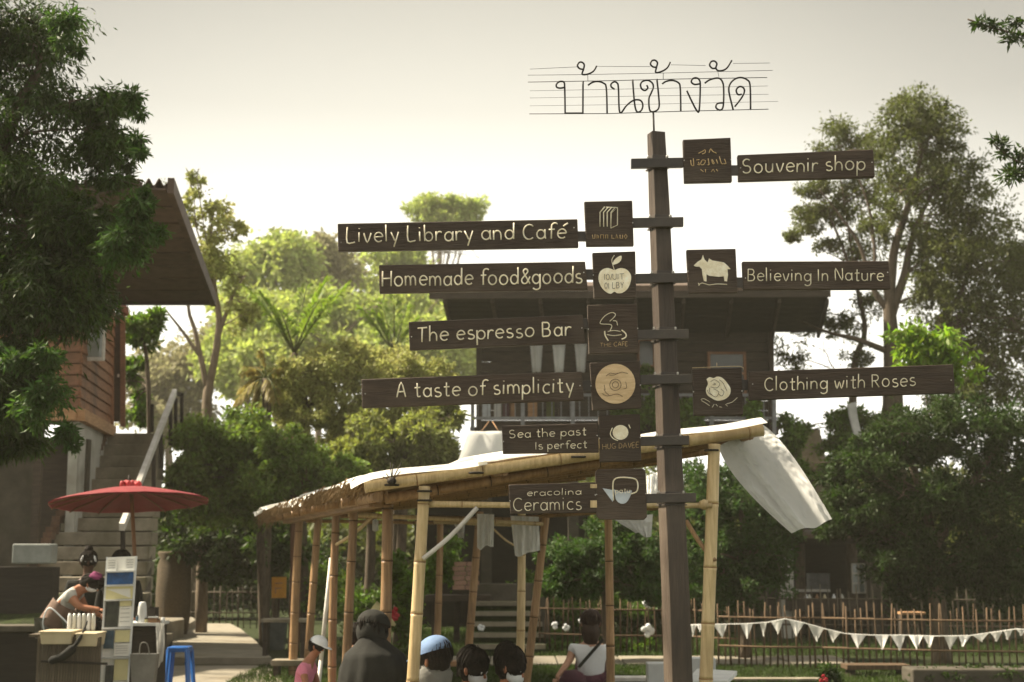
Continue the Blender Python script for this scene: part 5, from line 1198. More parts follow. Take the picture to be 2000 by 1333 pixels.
# vendor behind, facing away, and one behind the rack
def standing(label, px, py_head, Y, facing, scale=1.0, **k):
    f = Vector((math.sin(R(facing)), math.cos(R(facing)), 0)); sd = Vector((f.y, -f.x, 0)); s = scale
    head = W(px, py_head, Y); chest = head - Vector((0, 0, .27 * s)); hip = chest - Vector((0, 0, .46 * s))
    sh = [chest + sd * e * .19 * s for e in (-1, 1)]; el = [sh[i] + Vector((0, 0, -.28 * s)) + sd * e * .04 for i, e in enumerate((-1, 1))]; ha = [el[i] + f * .18 * s + Vector((0, 0, -.12 * s)) for i in (0, 1)]
    kn = [Vector((hip.x, hip.y, hip.z * .53)) + sd * e * .09 + f * .03 for e in (-1, 1)]; fo = [Vector((hip.x, hip.y, 0)) + sd * e * .1 for e in (-1, 1)]
    return person(label, hip, chest, head, f + Vector((0, 0, -.15)), sh, el, ha, kn, fo, scale=s, **k)
P2 = standing('person in dark clothes with a black hair bun and white ornaments, behind the bending woman', 173, 1096, 15.7, 165, scale=.93, skin='skin_dark', top='cloth_black', hair_kind='bun', sleeve=1.2)
for e_ in (-1, 1):
    m = MB(); m.ell(W(173 + e_ * 13, 1092, 15.6), (.010, .02, .036), 8, 6, wob=.4, rot=Matrix.Rotation(e_ * -.3, 3, 'Y')); obj('hair_ornament', m, 'mask_white', P2)
P3 = standing('person with dark hair and dark clothes standing behind the brochure rack', 236, 1096, 15.3, 185, scale=.93, skin='skin', top='cloth_black', sleeve=1.2)
hd3 = W(236, 1096, 15.3)
m = MB()
for e_ in (-1, 1): m.lathe(hd3 + Vector((e_ * .032, -.098, -.005)), [(.024, 0), (.026, .003)], 12)
# seated group under the shelter
seated('dark haired person in a white face mask, left of two heads under the shelter', 926, 1304, 10.0, 118, .06, skin='skin', top='cloth_black', mask='mask_white', look=Vector((.8, -.5, -.45)), sleeve=1.2, headr=1.08)
seated('person with black hair and a clear visor mask, right of two heads under the shelter', 998, 1300, 9.9, 100, .06, skin='skin', top='cloth_black', mask='mask_white', look=Vector((.8, -.35, -.5)), hair_kind='short', sleeve=1.2, headr=1.12)
P7 = seated('person in a light blue cap and grey scarf seated right of the pale pole', 848, 1286, 9.6, -60, .04, top='cloth_grey', hat=('cloth_blue', 'cap'), look=Vector((-.8, .5, -.3)), hair='hair', sleeve=1.2, headr=1.05)
m = MB(); m.ell(W(846, 1326, 9.62), (.125, .12, .13), 18, 12, wob=.3); m.ell(W(850, 1303, 9.62), (.10, .10, .045), 16, 8, wob=.4); obj('scarf', m, 'cloth_grey', P7)
P6 = seated('large seated person in loose black cape and dark hood, behind the thick brown pole', 729, 1232, 9.9, 20, .03, scale=1.0, top='cloth_black', hat=('cloth_black', 'wrap'), sleeve=1.3)
nk = W(727, 1252, 9.85)
def cape(u, v):
    a_ = 2 * math.pi * u; z = (.03, -.03, -.09, -.2, -.4, -.62); r_ = (.075, .13, .20, .235, .25, .28); k = min(int(v * 5), 4); t = v * 5 - k
    rr = (r_[k] * (1 - t) + r_[k + 1] * t) * (1 + .05 * v * math.sin(a_ * 7 + 1) + .04 * v * math.sin(a_ * 13)); zz = z[k] * (1 - t) + z[k + 1] * t
    return nk + Vector((rr * math.cos(a_) + .03 * v, rr * .82 * math.sin(a_), zz + .02 * v * math.sin(a_ * 3)))
m = MB(); m.grid(cape, 60, 20); obj('cape', m, 'cloth_black', P6)
seated('child in a pink shirt and white cap by the brown poles', 620, 1262, 11.2, 100, .08, scale=.60, skin='skin', top='cloth_pink', hat=('mask_white', 'cap'), look=Vector((.9, -.3, -.4)), bottom='cloth_black')
seated('person in a bright pink top partly hidden between two brown poles', 702, 1242, 12.4, 75, .05, scale=.85, skin='skin_light', top='cloth_pink', look=Vector((.9, .3, -.3)), hair='hair')
Yw = 16.4; wel = [W(1112, 1291, Yw - .02), W(1190, 1300, Yw)]; wha = [W(1092, 1318, Yw - .1), W(1188, 1324, Yw + .15)]
P9 = seated('woman in a white T-shirt with a black shoulder strap sitting with her back turned', 1154, 1216, Yw, 8, .0, scale=1.12, skin='skin_light', top='tee_white', bottom='cloth_maroon', hair='hair_brown', hair_kind='long', sleeve=.5, el=wel, ha=wha)
m = MB(); m.bar(W(1178, 1249, Yw - .15), W(1130, 1304, Yw - .20), .035, .012, up=(0, -1, 0)); obj('shoulder_strap', m, 'cloth_black', P9)
m = MB(); m.ell(W(1118, 1330, Yw - .22), (.15, .10, .12), 14, 10, wob=.15); obj('maroon_bag', m, 'cloth_maroon', None, label='maroon bag resting on the ground beside the woman in the white T-shirt', cat='bag')
# bunch of greenery wrapped in pale paper
m = MB(); m.lathe(Vector((0, 0, 0)), [(.01, 0), (.05, .12), (.07, .22)], 10); rot = Matrix.Rotation(R(-55), 3, 'Y')
m.v = [W(772, 1222, 11) + rot @ v for v in m.v]; obj('paper_cone', m, 'paper_yellow', None, label='pale paper cone leaning beside the thick brown pole', cat='paper cone')
# ------------------------------------------------------------------ trees and plants
def leaf_mesh(name, P, Dr, L_, w_, rs):
    """one quad leaf per point, folded a little along its midrib"""
    n = len(P); rnd = rs.normal(size=(n, 3)); side = np.cross(Dr, rnd); side /= np.linalg.norm(side, axis=1)[:, None] + 1e-9
    up = np.cross(side, Dr); L = (L_ * rs.uniform(.6, 1.3, n))[:, None]; w = (w_ * rs.uniform(.7, 1.2, n))[:, None]
    mid = P + Dr * L * .45; tip = P + Dr * L - up * L * .12
    V = np.stack([P, mid + side * w * .5 + up * w * .15, tip, mid - side * w * .5 + up * w * .15], axis=1).reshape(-1, 3)
    me = bpy.data.meshes.new(name)
    me.vertices.add(4 * n); me.vertices.foreach_set('co', V.astype(np.float32).ravel())
    me.loops.add(4 * n); me.loops.foreach_set('vertex_index', np.arange(4 * n, dtype=np.int32))
    me.polygons.add(n); me.polygons.foreach_set('loop_start', np.arange(0, 4 * n, 4, dtype=np.int32))
    me.polygons.foreach_set('loop_total', np.full(n, 4, dtype=np.int32)) if bpy.app.version < (4, 0) else None
    me.update(calc_edges=True); me.validate(); return me
def clusters(blobs, per, rs):
    out = []
    for (px, py, rx, ry, Y, rd, *k) in blobs:
        k = k[0] if k else 1.0
        n = max(3, int(per * k))
        v = rs.normal(size=(n, 3)); v /= np.linalg.norm(v, axis=1)[:, None]
        r = rs.uniform(0, 1, n) ** .42
        c = np.array(W(px, py, Y)); a = np.array([PX(rx, Y), rd, PX(ry, Y)])
        for q in c + v * r[:, None] * a: out.append((q, min(PX(rx, Y), PX(ry, Y))))
    return out
def tree(name, label, cat, base, trunk, blobs, leaf, bark='bark', n=12000, L=.09, w=.03, per=40, cs=.26, droop=.3, group=None, nb=14, seed=1, br=.012, thin=1.0, stem_from=None):
    rs = np.random.RandomState(seed); t_ = thing(name, label, cat, base, group)
    if trunk:
        m = MB()
        for path_ in trunk:
            p = smooth_line([Vector(q[0]) for q in path_], 4); rr = np.interp(np.linspace(0, len(path_) - 1, len(p)), range(len(path_)), [q[1] for q in path_])
            p = [q + Vector((noise.noise(q * 1.5) * .03, noise.noise(q * 1.5 + Vector((9, 0, 0))) * .03, 0)) if i else q for i, q in enumerate(p)]
            m.tube(p, list(rr), 8)
        tr = obj('trunk', m, bark, t_, loc=base)
    cl = clusters(blobs, per, rs)
    if trunk and nb:   # limbs from the nearest trunk point to leaf clusters
        m = MB(); tp = [Vector(q[0]) for path_ in trunk for q in path_[len(path_) // 3:]]
        for i in rs.permutation(len(cl))[:nb]:
            e = Vector(cl[i][0]); below = [q for q in tp if q.z < e.z + .3] or tp
            s = min(below, key=lambda q: (q - e).length + .6 * abs(q.z - e.z + .8 * (q - e).length * .5))
            k1 = s.lerp(e, .35) + Vector((rs.normal() * .06, rs.normal() * .06, .10 * (e - s).length)); k2 = s.lerp(e, .72) + Vector((rs.normal() * .1, rs.normal() * .06, .06 * (e - s).length))
            m.tube(smooth_line([s, k1, k2, e], 4), [br * 1.8 * (1 - .07 * j) for j in range(13)], 6)
            for _ in range(3):
                f_ = k2 + Vector(rs.normal(size=3)) * (e - s).length * .22; m.tube([k2, (k2 + f_) / 2 + Vector((0, 0, .03)), f_], [br * .7, br * .5, br * .25], 5)
        if m.v: obj('limbs', m, bark, t_, loc=base, kind='stuff')
    ci = rs.randint(0, len(cl), n); wgt = rs.uniform(.55, 1.35, len(cl))
    c = np.array([q[0] for q in cl])[ci]; rr = (np.array([q[1] for q in cl]) * cs * wgt)[ci]
    off = rs.normal(size=(n, 3)) * .5; off *= np.where(rs.uniform(0, 1, n) < .14, 1.6, 1.0)[:, None]; P = c + off * rr[:, None] * np.array([1, 1, .75]); 
    Dr = off / (np.linalg.norm(off, axis=1)[:, None] + 1e-6) * .8 + rs.normal(size=(n, 3)) * .5 + np.array([0, 0, -droop]); Dr /= np.linalg.norm(Dr, axis=1)[:, None]
    P[:, 2] = np.maximum(P[:, 2], .02)
    me = leaf_mesh('crown', P - np.array(base), Dr, L, w, rs)
    link_mesh('crown', me, leaf, base, t_, kind='stuff'); return t_
def tp(px, py, Y, r): return (W(px, py, Y), r)
def gp(px, Y, r): return (G(px, Y), r)

# big tree at the left edge
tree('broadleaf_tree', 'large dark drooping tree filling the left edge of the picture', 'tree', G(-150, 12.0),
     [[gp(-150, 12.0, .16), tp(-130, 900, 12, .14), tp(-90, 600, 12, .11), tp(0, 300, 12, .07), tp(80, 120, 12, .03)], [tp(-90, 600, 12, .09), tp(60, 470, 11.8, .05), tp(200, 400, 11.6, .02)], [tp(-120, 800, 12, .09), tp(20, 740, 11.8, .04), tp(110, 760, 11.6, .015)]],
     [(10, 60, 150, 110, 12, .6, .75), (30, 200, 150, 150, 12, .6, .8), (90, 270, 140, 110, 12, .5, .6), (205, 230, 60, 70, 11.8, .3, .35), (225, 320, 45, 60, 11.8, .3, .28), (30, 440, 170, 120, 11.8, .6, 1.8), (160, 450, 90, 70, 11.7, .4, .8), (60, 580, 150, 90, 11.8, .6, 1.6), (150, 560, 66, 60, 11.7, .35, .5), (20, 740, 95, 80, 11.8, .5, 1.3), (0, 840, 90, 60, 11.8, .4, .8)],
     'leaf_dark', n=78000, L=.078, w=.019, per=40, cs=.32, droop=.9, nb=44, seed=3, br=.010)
tree('hanging_branch', 'bright green leafy branches hanging before the dark eave at left', 'branch', W(245, 420, 11.3),
     None, [(285, 400, 40, 35, 11.3, .12, .6), (240, 470, 50, 50, 11.3, .2, 1.0), (300, 450, 22, 25, 11.3, .1, .3), (50, 700, 80, 26, 11, .2, .9), (75, 790, 50, 50, 11.0, .2, .6), (130, 855, 34, 22, 11.0, .1, .35), (265, 205, 30, 30, 11.3, .15, .3), (268, 290, 20, 40, 11.3, .15, .25), (135, 60, 36, 50, 11.3, .2, .4)],
     'leaf_feather', n=9000, L=.07, w=.021, per=16, cs=.42, droop=.6, seed=5)
tree('shrub', 'leafy twig mass behind the door at the stair head', 'shrub', G(272, 24), [[gp(300, 24, .05), tp(290, 760, 24, .04), tp(278, 660, 24, .02)]],
     [(275, 650, 38, 45, 24, .4, 1), (300, 630, 26, 26, 24, .3, .4), (262, 710, 18, 60, 24.5, .3, .5), (270, 800, 22, 40, 24.5, .3, .4)], 'leaf_green', n=5200, L=.12, w=.05, per=20, cs=.3, nb=8, seed=6)
# slender tree beside the stair
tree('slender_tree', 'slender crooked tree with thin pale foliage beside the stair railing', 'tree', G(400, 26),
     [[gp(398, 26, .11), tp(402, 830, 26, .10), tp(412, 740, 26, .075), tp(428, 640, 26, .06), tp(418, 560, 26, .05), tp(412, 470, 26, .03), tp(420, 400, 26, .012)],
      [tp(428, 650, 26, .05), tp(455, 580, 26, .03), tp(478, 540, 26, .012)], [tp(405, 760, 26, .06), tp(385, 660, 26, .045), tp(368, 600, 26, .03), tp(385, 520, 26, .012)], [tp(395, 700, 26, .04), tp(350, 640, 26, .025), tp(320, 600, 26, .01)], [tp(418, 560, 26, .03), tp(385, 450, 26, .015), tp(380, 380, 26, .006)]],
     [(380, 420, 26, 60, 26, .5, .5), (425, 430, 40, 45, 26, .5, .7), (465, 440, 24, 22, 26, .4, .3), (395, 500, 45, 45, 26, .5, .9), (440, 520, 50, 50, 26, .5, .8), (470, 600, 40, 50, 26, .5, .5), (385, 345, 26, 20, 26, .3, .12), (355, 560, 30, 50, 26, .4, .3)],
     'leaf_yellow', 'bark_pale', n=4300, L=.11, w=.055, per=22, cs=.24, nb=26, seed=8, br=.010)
# far trees, most of their haze mixed into the leaf colours
far = [('tall hazy tree behind the roof eave, left of the palm', 545, 41, [(540, 545, 80, 80), (480, 570, 60, 80), (560, 500, 60, 40)], 'leaf_far_hazy'),
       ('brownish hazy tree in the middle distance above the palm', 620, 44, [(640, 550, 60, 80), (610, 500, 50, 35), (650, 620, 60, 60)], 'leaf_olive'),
       ('pale hazy tree behind the homemade food board', 740, 46, [(740, 560, 80, 70), (770, 500, 60, 28), (820, 560, 60, 50), (840, 610, 50, 50)], 'leaf_far_hazy'),
       ('faint treetop above the library board', 870, 58, [(840, 410, 45, 26), (905, 405, 50, 22), (870, 440, 40, 30)], 'leaf_far_hazy'),
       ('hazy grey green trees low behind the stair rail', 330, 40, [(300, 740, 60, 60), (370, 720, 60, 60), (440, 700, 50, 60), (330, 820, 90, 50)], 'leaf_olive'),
       ('hazy tree behind the slender tree', 470, 38, [(500, 640, 60, 50), (470, 720, 50, 60), (540, 620, 40, 40)], 'leaf_far_hazy')]
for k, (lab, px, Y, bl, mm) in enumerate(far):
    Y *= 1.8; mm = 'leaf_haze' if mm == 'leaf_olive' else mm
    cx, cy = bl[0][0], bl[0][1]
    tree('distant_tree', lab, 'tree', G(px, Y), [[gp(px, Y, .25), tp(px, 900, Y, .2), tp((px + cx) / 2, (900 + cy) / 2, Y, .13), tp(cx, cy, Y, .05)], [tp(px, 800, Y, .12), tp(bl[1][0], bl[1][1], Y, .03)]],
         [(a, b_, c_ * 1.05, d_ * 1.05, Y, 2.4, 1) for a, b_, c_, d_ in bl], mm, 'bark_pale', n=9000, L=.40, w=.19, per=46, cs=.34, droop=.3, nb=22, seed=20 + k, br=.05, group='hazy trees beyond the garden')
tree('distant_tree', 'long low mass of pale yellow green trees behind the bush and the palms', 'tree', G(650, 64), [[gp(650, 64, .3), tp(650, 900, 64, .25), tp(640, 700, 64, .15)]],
     [(450 + k * 56, 690 + 24 * math.sin(k * 1.7), 60, 60, 64, 2.4, 1) for k in range(9)] + [(500 + k * 60, 610 + 16 * math.sin(k * 2.3), 44, 44, 66, 2.0, .6) for k in range(7)], 'leaf_far_hazy', 'bark_pale', n=26000, L=.34, w=.17, per=50, cs=.36, droop=.3, nb=20, seed=29, br=.05, group='hazy trees beyond the garden')
# mid bushes
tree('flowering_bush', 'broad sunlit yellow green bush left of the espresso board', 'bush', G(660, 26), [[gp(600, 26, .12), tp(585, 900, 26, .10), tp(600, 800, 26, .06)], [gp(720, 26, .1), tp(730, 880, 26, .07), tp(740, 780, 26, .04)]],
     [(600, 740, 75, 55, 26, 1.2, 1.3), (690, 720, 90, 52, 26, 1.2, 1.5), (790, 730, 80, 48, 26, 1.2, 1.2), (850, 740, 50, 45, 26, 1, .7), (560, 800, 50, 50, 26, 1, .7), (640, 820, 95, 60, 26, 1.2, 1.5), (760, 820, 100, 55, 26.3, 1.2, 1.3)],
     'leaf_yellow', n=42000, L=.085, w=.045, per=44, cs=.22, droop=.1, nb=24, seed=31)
tree('green_bush', 'darker green bush above the bamboo roof, left of the white banner', 'bush', G(780, 23.5), [[gp(780, 23.5, .1), tp(790, 940, 23.5, .07), tp(800, 870, 23.5, .04)]],
     [(740, 860, 75, 50, 23.5, .8, 1.1), (830, 860, 65, 50, 23.5, .8, 1), (860, 810, 40, 40, 23.8, .7, .6), (700, 900, 70, 42, 23.5, .8, 1.0), (860, 900, 40, 30, 23.5, .6, .5), (770, 920, 90, 30, 23.6, .6, .9)],
     'leaf_soft', n=23000, L=.11, w=.045, per=34, cs=.25, droop=.4, nb=16, seed=32)
tree('leafy_shrub', 'bright green leafy shrub at the left end of the bamboo roof', 'shrub', G(560, 22), [[gp(578, 22, .09), tp(578, 960, 22, .08), tp(575, 860, 22, .05)], ],
     [(560, 880, 60, 50, 22, .7, 1), (610, 920, 60, 45, 22, .7, 1), (520, 940, 50, 50, 22, .7, .9), (660, 930, 60, 36, 22, .7, .8), (580, 970, 70, 36, 22.3, .6, .8)],
     'leaf_mid', 'bark_red', n=21000, L=.085, w=.038, per=36, cs=.24, droop=.2, nb=12, seed=33)
tree('green_bush', 'leafy green bush right of the stair railing', 'bush', G(520, 23.5), [[gp(520, 23.5, .08), tp(500, 950, 23, .06), tp(440, 870, 23, .03)]],
     [(400, 860, 60, 45, 23, .8, 1), (470, 850, 60, 50, 23, .8, 1), (430, 920, 90, 50, 23, .8, 1.3), (380, 930, 50, 50, 22.8, .6, .7), (500, 880, 40, 60, 23.2, .7, .7), (450, 990, 90, 45, 23, .7, 1.2)],
     'leaf_mid', n=28000, L=.10, w=.045, per=40, cs=.28, droop=.3, nb=16, seed=34)
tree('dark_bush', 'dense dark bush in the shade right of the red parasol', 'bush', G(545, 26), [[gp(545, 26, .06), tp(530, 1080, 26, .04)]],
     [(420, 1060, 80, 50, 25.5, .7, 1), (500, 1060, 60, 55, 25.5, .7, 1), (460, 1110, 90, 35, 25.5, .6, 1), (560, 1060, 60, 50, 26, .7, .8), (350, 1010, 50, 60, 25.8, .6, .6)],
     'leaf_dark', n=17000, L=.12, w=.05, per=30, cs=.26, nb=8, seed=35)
tree('hanging_creeper', 'green creeper trailing over the balcony behind the signpost', 'creeper', W(1290, 800, 26.2), None,
     [(1285, 800, 36, 34, 26.2, .25, 1), (1240, 820, 36, 20, 26.2, .25, .6), (1345, 815, 24, 34, 26.2, .25, .7), (1262, 720, 10, 50, 26.2, .15, .3), (1470, 800, 20, 20, 26.2, .2, .3), (1212, 805, 26, 8, 26.2, .2, .4)],
     'leaf_green', n=7000, L=.10, w=.05, per=24, cs=.3, seed=36)
# feathery trees behind the shelter and to the right
tree('feathery_tree', 'feathery dark green tree behind the shelter, left of the signpost foot', 'tree', G(1180, 20.5), [[gp(1185, 20.5, .07), tp(1182, 1140, 20.5, .05), tp(1175, 1050, 20.5, .03)]],
     [(1110, 1090, 55, 50, 20.5, .6, 1), (1180, 1070, 60, 55, 20.5, .6, 1.2), (1250, 1080, 55, 60, 20.5, .6, 1.1), (1150, 1130, 90, 36, 20.5, .6, 1.1), (1230, 1010, 60, 34, 20.7, .5, .7), (1090, 1150, 40, 22, 20.5, .4, .5), (1270, 1150, 60, 30, 20.5, .5, .9)],
     'leaf_feather', n=26000, L=.075, w=.028, per=40, cs=.24, droop=.2, nb=14, seed=41)
tree('feathery_tree', 'feathery green tree under the blowing white cloth, right of the pale pole', 'tree', G(1450, 21), [[gp(1450, 21, .09), tp(1455, 1100, 21, .06), tp(1445, 980, 21, .03)]],
     [(1380, 960, 60, 60, 21, .6, 1), (1450, 1000, 70, 60, 21, .7, 1.2), (1400, 1080, 75, 60, 21, .7, 1.3), (1480, 1090, 60, 60, 21, .7, 1.2), (1440, 1150, 100, 40, 21, .6, 1.2), (1350, 1030, 40, 70, 21.2, .5, .8), (1440, 930, 40, 30, 21.5, .5, .5), (1530, 1050, 40, 35, 21, .5, .6)],
     'leaf_feather', n=33000, L=.08, w=.028, per=42, cs=.24, droop=.2, nb=18, seed=42)
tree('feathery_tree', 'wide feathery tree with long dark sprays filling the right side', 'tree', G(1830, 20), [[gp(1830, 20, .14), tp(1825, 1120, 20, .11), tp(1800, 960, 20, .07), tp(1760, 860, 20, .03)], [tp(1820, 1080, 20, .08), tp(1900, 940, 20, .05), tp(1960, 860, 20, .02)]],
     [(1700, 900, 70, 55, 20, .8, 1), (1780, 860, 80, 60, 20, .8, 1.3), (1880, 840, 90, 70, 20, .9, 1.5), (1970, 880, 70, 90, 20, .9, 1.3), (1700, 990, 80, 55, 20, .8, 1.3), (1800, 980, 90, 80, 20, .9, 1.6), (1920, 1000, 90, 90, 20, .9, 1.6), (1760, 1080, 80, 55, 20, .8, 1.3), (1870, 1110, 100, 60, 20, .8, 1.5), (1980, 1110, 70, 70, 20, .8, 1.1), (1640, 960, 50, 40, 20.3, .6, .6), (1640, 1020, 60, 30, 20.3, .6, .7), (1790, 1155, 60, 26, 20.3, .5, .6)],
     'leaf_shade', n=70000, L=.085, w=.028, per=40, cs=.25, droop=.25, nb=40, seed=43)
tree('leafy_tree', 'leafy green tree behind the stone stair, below the clothing board', 'tree', G(1540, 27), [[gp(1560, 27, .1), tp(1560, 950, 27, .08), tp(1550, 860, 27, .04)]],
     [(1545, 850, 36, 45, 27, .6, .8), (1545, 930, 40, 45, 27, .6, .8), (1640, 850, 50, 40, 27.5, .6, .8), (1650, 920, 45, 45, 27, .6, .8), (1520, 990, 60, 30, 27, .6, .6), (1690, 830, 60, 40, 27.5, .7, .9), (1600, 1000, 50, 30, 27.5, .6, .6)],
     'leaf_green', n=16000, L=.11, w=.045, per=30, cs=.26, nb=10, seed=44)
# the tall tree on the right
Yr = 27
tree('tall_tree', 'tall spreading tree on the right, its forked trunk showing against the sky', 'tree', G(1745, Yr),
     [[gp(1748, Yr, .24), tp(1745, 850, Yr, .21), tp(1742, 700, Yr, .17), tp(1738, 600, Yr, .12), tp(1745, 500, Yr, .085), tp(1775, 400, Yr, .06), tp(1800, 300, Yr, .035), tp(1800, 210, Yr, .015)],
      [tp(1740, 620, Yr, .10), tp(1765, 540, Yr, .08), tp(1790, 440, Yr, .05), tp(1850, 330, Yr, .02)], [tp(1738, 610, Yr, .08), tp(1705, 560, Yr, .05), tp(1680, 480, Yr, .035), tp(1640, 420, Yr, .02), tp(1600, 370, Yr, .008)],
      [tp(1705, 560, Yr, .04), tp(1708, 480, Yr, .03), tp(1690, 380, Yr, .02), tp(1650, 300, Yr, .008)], [tp(1742, 690, Yr, .07), tp(1680, 665, Yr, .05), tp(1620, 650, Yr, .03), tp(1560, 625, Yr, .012)], [tp(1745, 760, Yr, .09), tp(1830, 650, Yr, .07), tp(1890, 540, Yr, .04), tp(1900, 420, Yr, .02)]],
     [(1790, 215, 62, 45, Yr, .8, .9), (1750, 270, 60, 60, Yr, .8, .8), (1830, 270, 60, 70, Yr, .9, 1.2), (1850, 360, 80, 70, Yr, 1, 1.5), (1760, 370, 60, 60, Yr, .9, .9), (1890, 430, 80, 80, Yr, 1, 1.6), (1920, 530, 80, 80, Yr, 1, 1.6), (1850, 500, 70, 70, Yr, 1, 1.2), (1860, 600, 80, 60, Yr, 1, 1.2), (1960, 640, 70, 90, Yr, 1, 1.4), (1890, 690, 80, 60, Yr, 1, 1.2), (1800, 560, 40, 50, Yr, .7, .6), (1980, 500, 40, 70, Yr + .5, .7, 1), (1940, 760, 80, 50, Yr, .9, 1.2), (1860, 770, 60, 40, Yr, .9, .8), (2020, 600, 60, 120, Yr, 1, 1.4), (1800, 470, 50, 60, Yr, .8, .8), (1720, 440, 36, 46, Yr, .6, .5)],
     'leaf_olive', 'bark', n=58000, L=.09, w=.038, per=56, cs=.27, droop=.3, nb=60, seed=51, br=.016)
tree('wispy_tree', 'wispy thin leaved tree left of the tall tree, below the souvenir board', 'tree', G(1640, 28.5),
     [[gp(1660, 28.5, .12), tp(1665, 760, 28.5, .08), tp(1690, 640, 28.5, .05), tp(1660, 520, 28.5, .035), tp(1620, 420, 28.5, .02)], [tp(1680, 600, 28.5, .04), tp(1640, 330, 28.5, .01)]],
     [(1640, 260, 34, 34, 28.5, .5, .6), (1615, 300, 26, 26, 28.5, .4, .4), (1690, 290, 40, 40, 28.5, .5, .7), (1590, 365, 34, 20, 28.5, .4, .5), (1575, 430, 42, 26, 28.5, .5, .8), (1640, 410, 50, 36, 28.5, .5, .8), (1680, 370, 50, 40, 28.5, .5, .8), (1550, 460, 24, 10, 28.5, .3, .3), (1690, 480, 44, 44, 28.5, .5, .6), (1620, 480, 30, 20, 28.5, .4, .3), (1580, 630, 50, 24, 28.5, .5, .5), (1660, 640, 50, 30, 28.5, .5, .5), (1700, 590, 34, 30, 28.5, .5, .4), (1545, 690, 30, 50, 28.5, .4, .4), (1680, 700, 30, 20, 28.5, .4, .3)],
     'leaf_olive', 'bark', n=17000, L=.09, w=.035, per=34, cs=.42, droop=.3, nb=46, seed=52, br=.010)
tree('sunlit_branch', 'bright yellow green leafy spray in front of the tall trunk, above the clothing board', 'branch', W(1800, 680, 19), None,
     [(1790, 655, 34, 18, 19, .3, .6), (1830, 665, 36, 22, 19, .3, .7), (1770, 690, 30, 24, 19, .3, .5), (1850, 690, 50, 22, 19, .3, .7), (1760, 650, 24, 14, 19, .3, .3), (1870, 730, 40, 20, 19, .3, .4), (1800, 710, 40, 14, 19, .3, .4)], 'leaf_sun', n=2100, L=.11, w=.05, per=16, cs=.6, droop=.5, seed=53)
# twigs that reach in at the top right corner
def sprig(label, path_, blobs, n, seed, mm='leaf_dark'):
    s = tree('branch_tip', label, 'branch', path_[0][0], None, blobs, mm, n=n, L=.075, w=.022, per=7, cs=.45, droop=.1, seed=seed)
    m = MB(); m.tube(smooth_line([p for p, r in path_], 4), [.008] * (4 * (len(path_) - 1) + 1), 6); obj('twig', m, 'bark', s); return s
sprig('dark leafy twig reaching in at the very top right corner', [tp(2080, 90, 11, .01), tp(2000, 70, 11, .01), tp(1940, 55, 11, .01), tp(1890, 38, 11, .01)], [(1985, 74, 28, 14, 11, .08, 1), (1950, 52, 26, 9, 11, .06, .8), (1915, 44, 20, 4, 11, .05, .6), (1985, 42, 14, 5, 11, .05, .5), (2050, 80, 40, 20, 11, .1, 1)], 420, 61)
sprig('dark leafy twig below the corner twig at the right edge', [tp(2090, 330, 12, .01), tp(2000, 320, 12, .01), tp(1950, 290, 12, .01), tp(1935, 272, 12, .01)], [(1978, 340, 34, 18, 12, .1, 1.2), (1975, 300, 30, 12, 12, .08, .7), (1950, 280, 22, 8, 12, .06, .6), (2000, 320, 30, 30, 12, .1, 1)], 520, 62)
# small twigs over the eave
sprig('few dry leaves on bare twigs above the eave at left', [tp(405, 480, 24, .01), tp(395, 420, 24, .01), tp(385, 350, 24, .01), tp(388, 330, 24, .01)], [(385, 335, 8, 4, 24, .1, .4), (370, 360, 14, 12, 24, .15, .6), (410, 370, 16, 12, 24, .15, .6), (318, 352, 6, 4, 24, .1, .3)], 40, 63, 'leaf_olive')

# palms: every frond a part
def frond(P_, a, b, arch, nleaf, ll, mm, w=.02, hang=.5, rs=random):
    d = b - a; pts_ = [a.lerp(b, t) + Vector((0, 0, arch * math.sin(math.pi * t * .85))) for t in [i / 8 for i in range(9)]]
    m = MB(); m.tube(pts_, [.022 * (1 - .09 * i) * (d.length ** .3) for i in range(9)], 6, 1)
    side = d.cross(Vector((0, 0, 1))).normalized()
    for i in range(nleaf):
        t = .22 + .78 * (i + .5) / nleaf; k = t * 8; j = min(int(k), 7); p = pts_[j].lerp(pts_[j + 1], k - j); tg = (pts_[j + 1] - pts_[j]).normalized()
        for s_ in (-1, 1):
            l_ = ll * math.sin(math.pi * (.18 + .72 * t)) * rs.uniform(.8, 1.1)
            dr = (tg * .75 + side * s_ * rs.uniform(.5, .9) + Vector((0, 0, rs.uniform(-hang, .5 - hang * .4)))).normalized()
            n_ = dr.cross(Vector((0, 0, 1)) if abs(dr.z) < .9 else Vector((1, 0, 0))).normalized() * w * rs.uniform(.7, 1.2)
            mid = p + dr * l_ * .5; tip = p + dr * l_ + Vector((0, 0, -hang * l_ * .45))
            m.add([p, mid + n_, tip, mid - n_], [(0, 1, 2, 3)])
    return obj('frond', m, [mm, 'leaf_olive'], P_)
def palm(label, cat, px, py, Y, tips, mm, ll, trunk_r=.08, nleaf=34, arch=.12, hang=.5, name='palm', w=.02):
    P_ = thing(name, label, cat, G(px, Y)); c = W(px, py, Y)
    m = MB(); m.tube(smooth_line([G(px, Y), (G(px, Y) + c) / 2 + Vector((.04, 0, 0)), c], 5), trunk_r, 10); obj('trunk', m, 'bark', P_)
    for (x, y, dy) in tips:
        frond(P_, c, W(x, y, Y + dy), arch, nleaf, ll, mm, w, hang)
palm('bright green palm with upright fronds in the middle distance', 'palm', 575, 690, 27, [(478, 560, .2), (505, 575, -.5), (545, 610, -.8), (600, 560, .5), (640, 548, -.2), (680, 556, .3), (662, 575, -.6), (625, 590, -.9)], 'leaf_palm', .46, nleaf=46, arch=.10, hang=.55, w=.022)
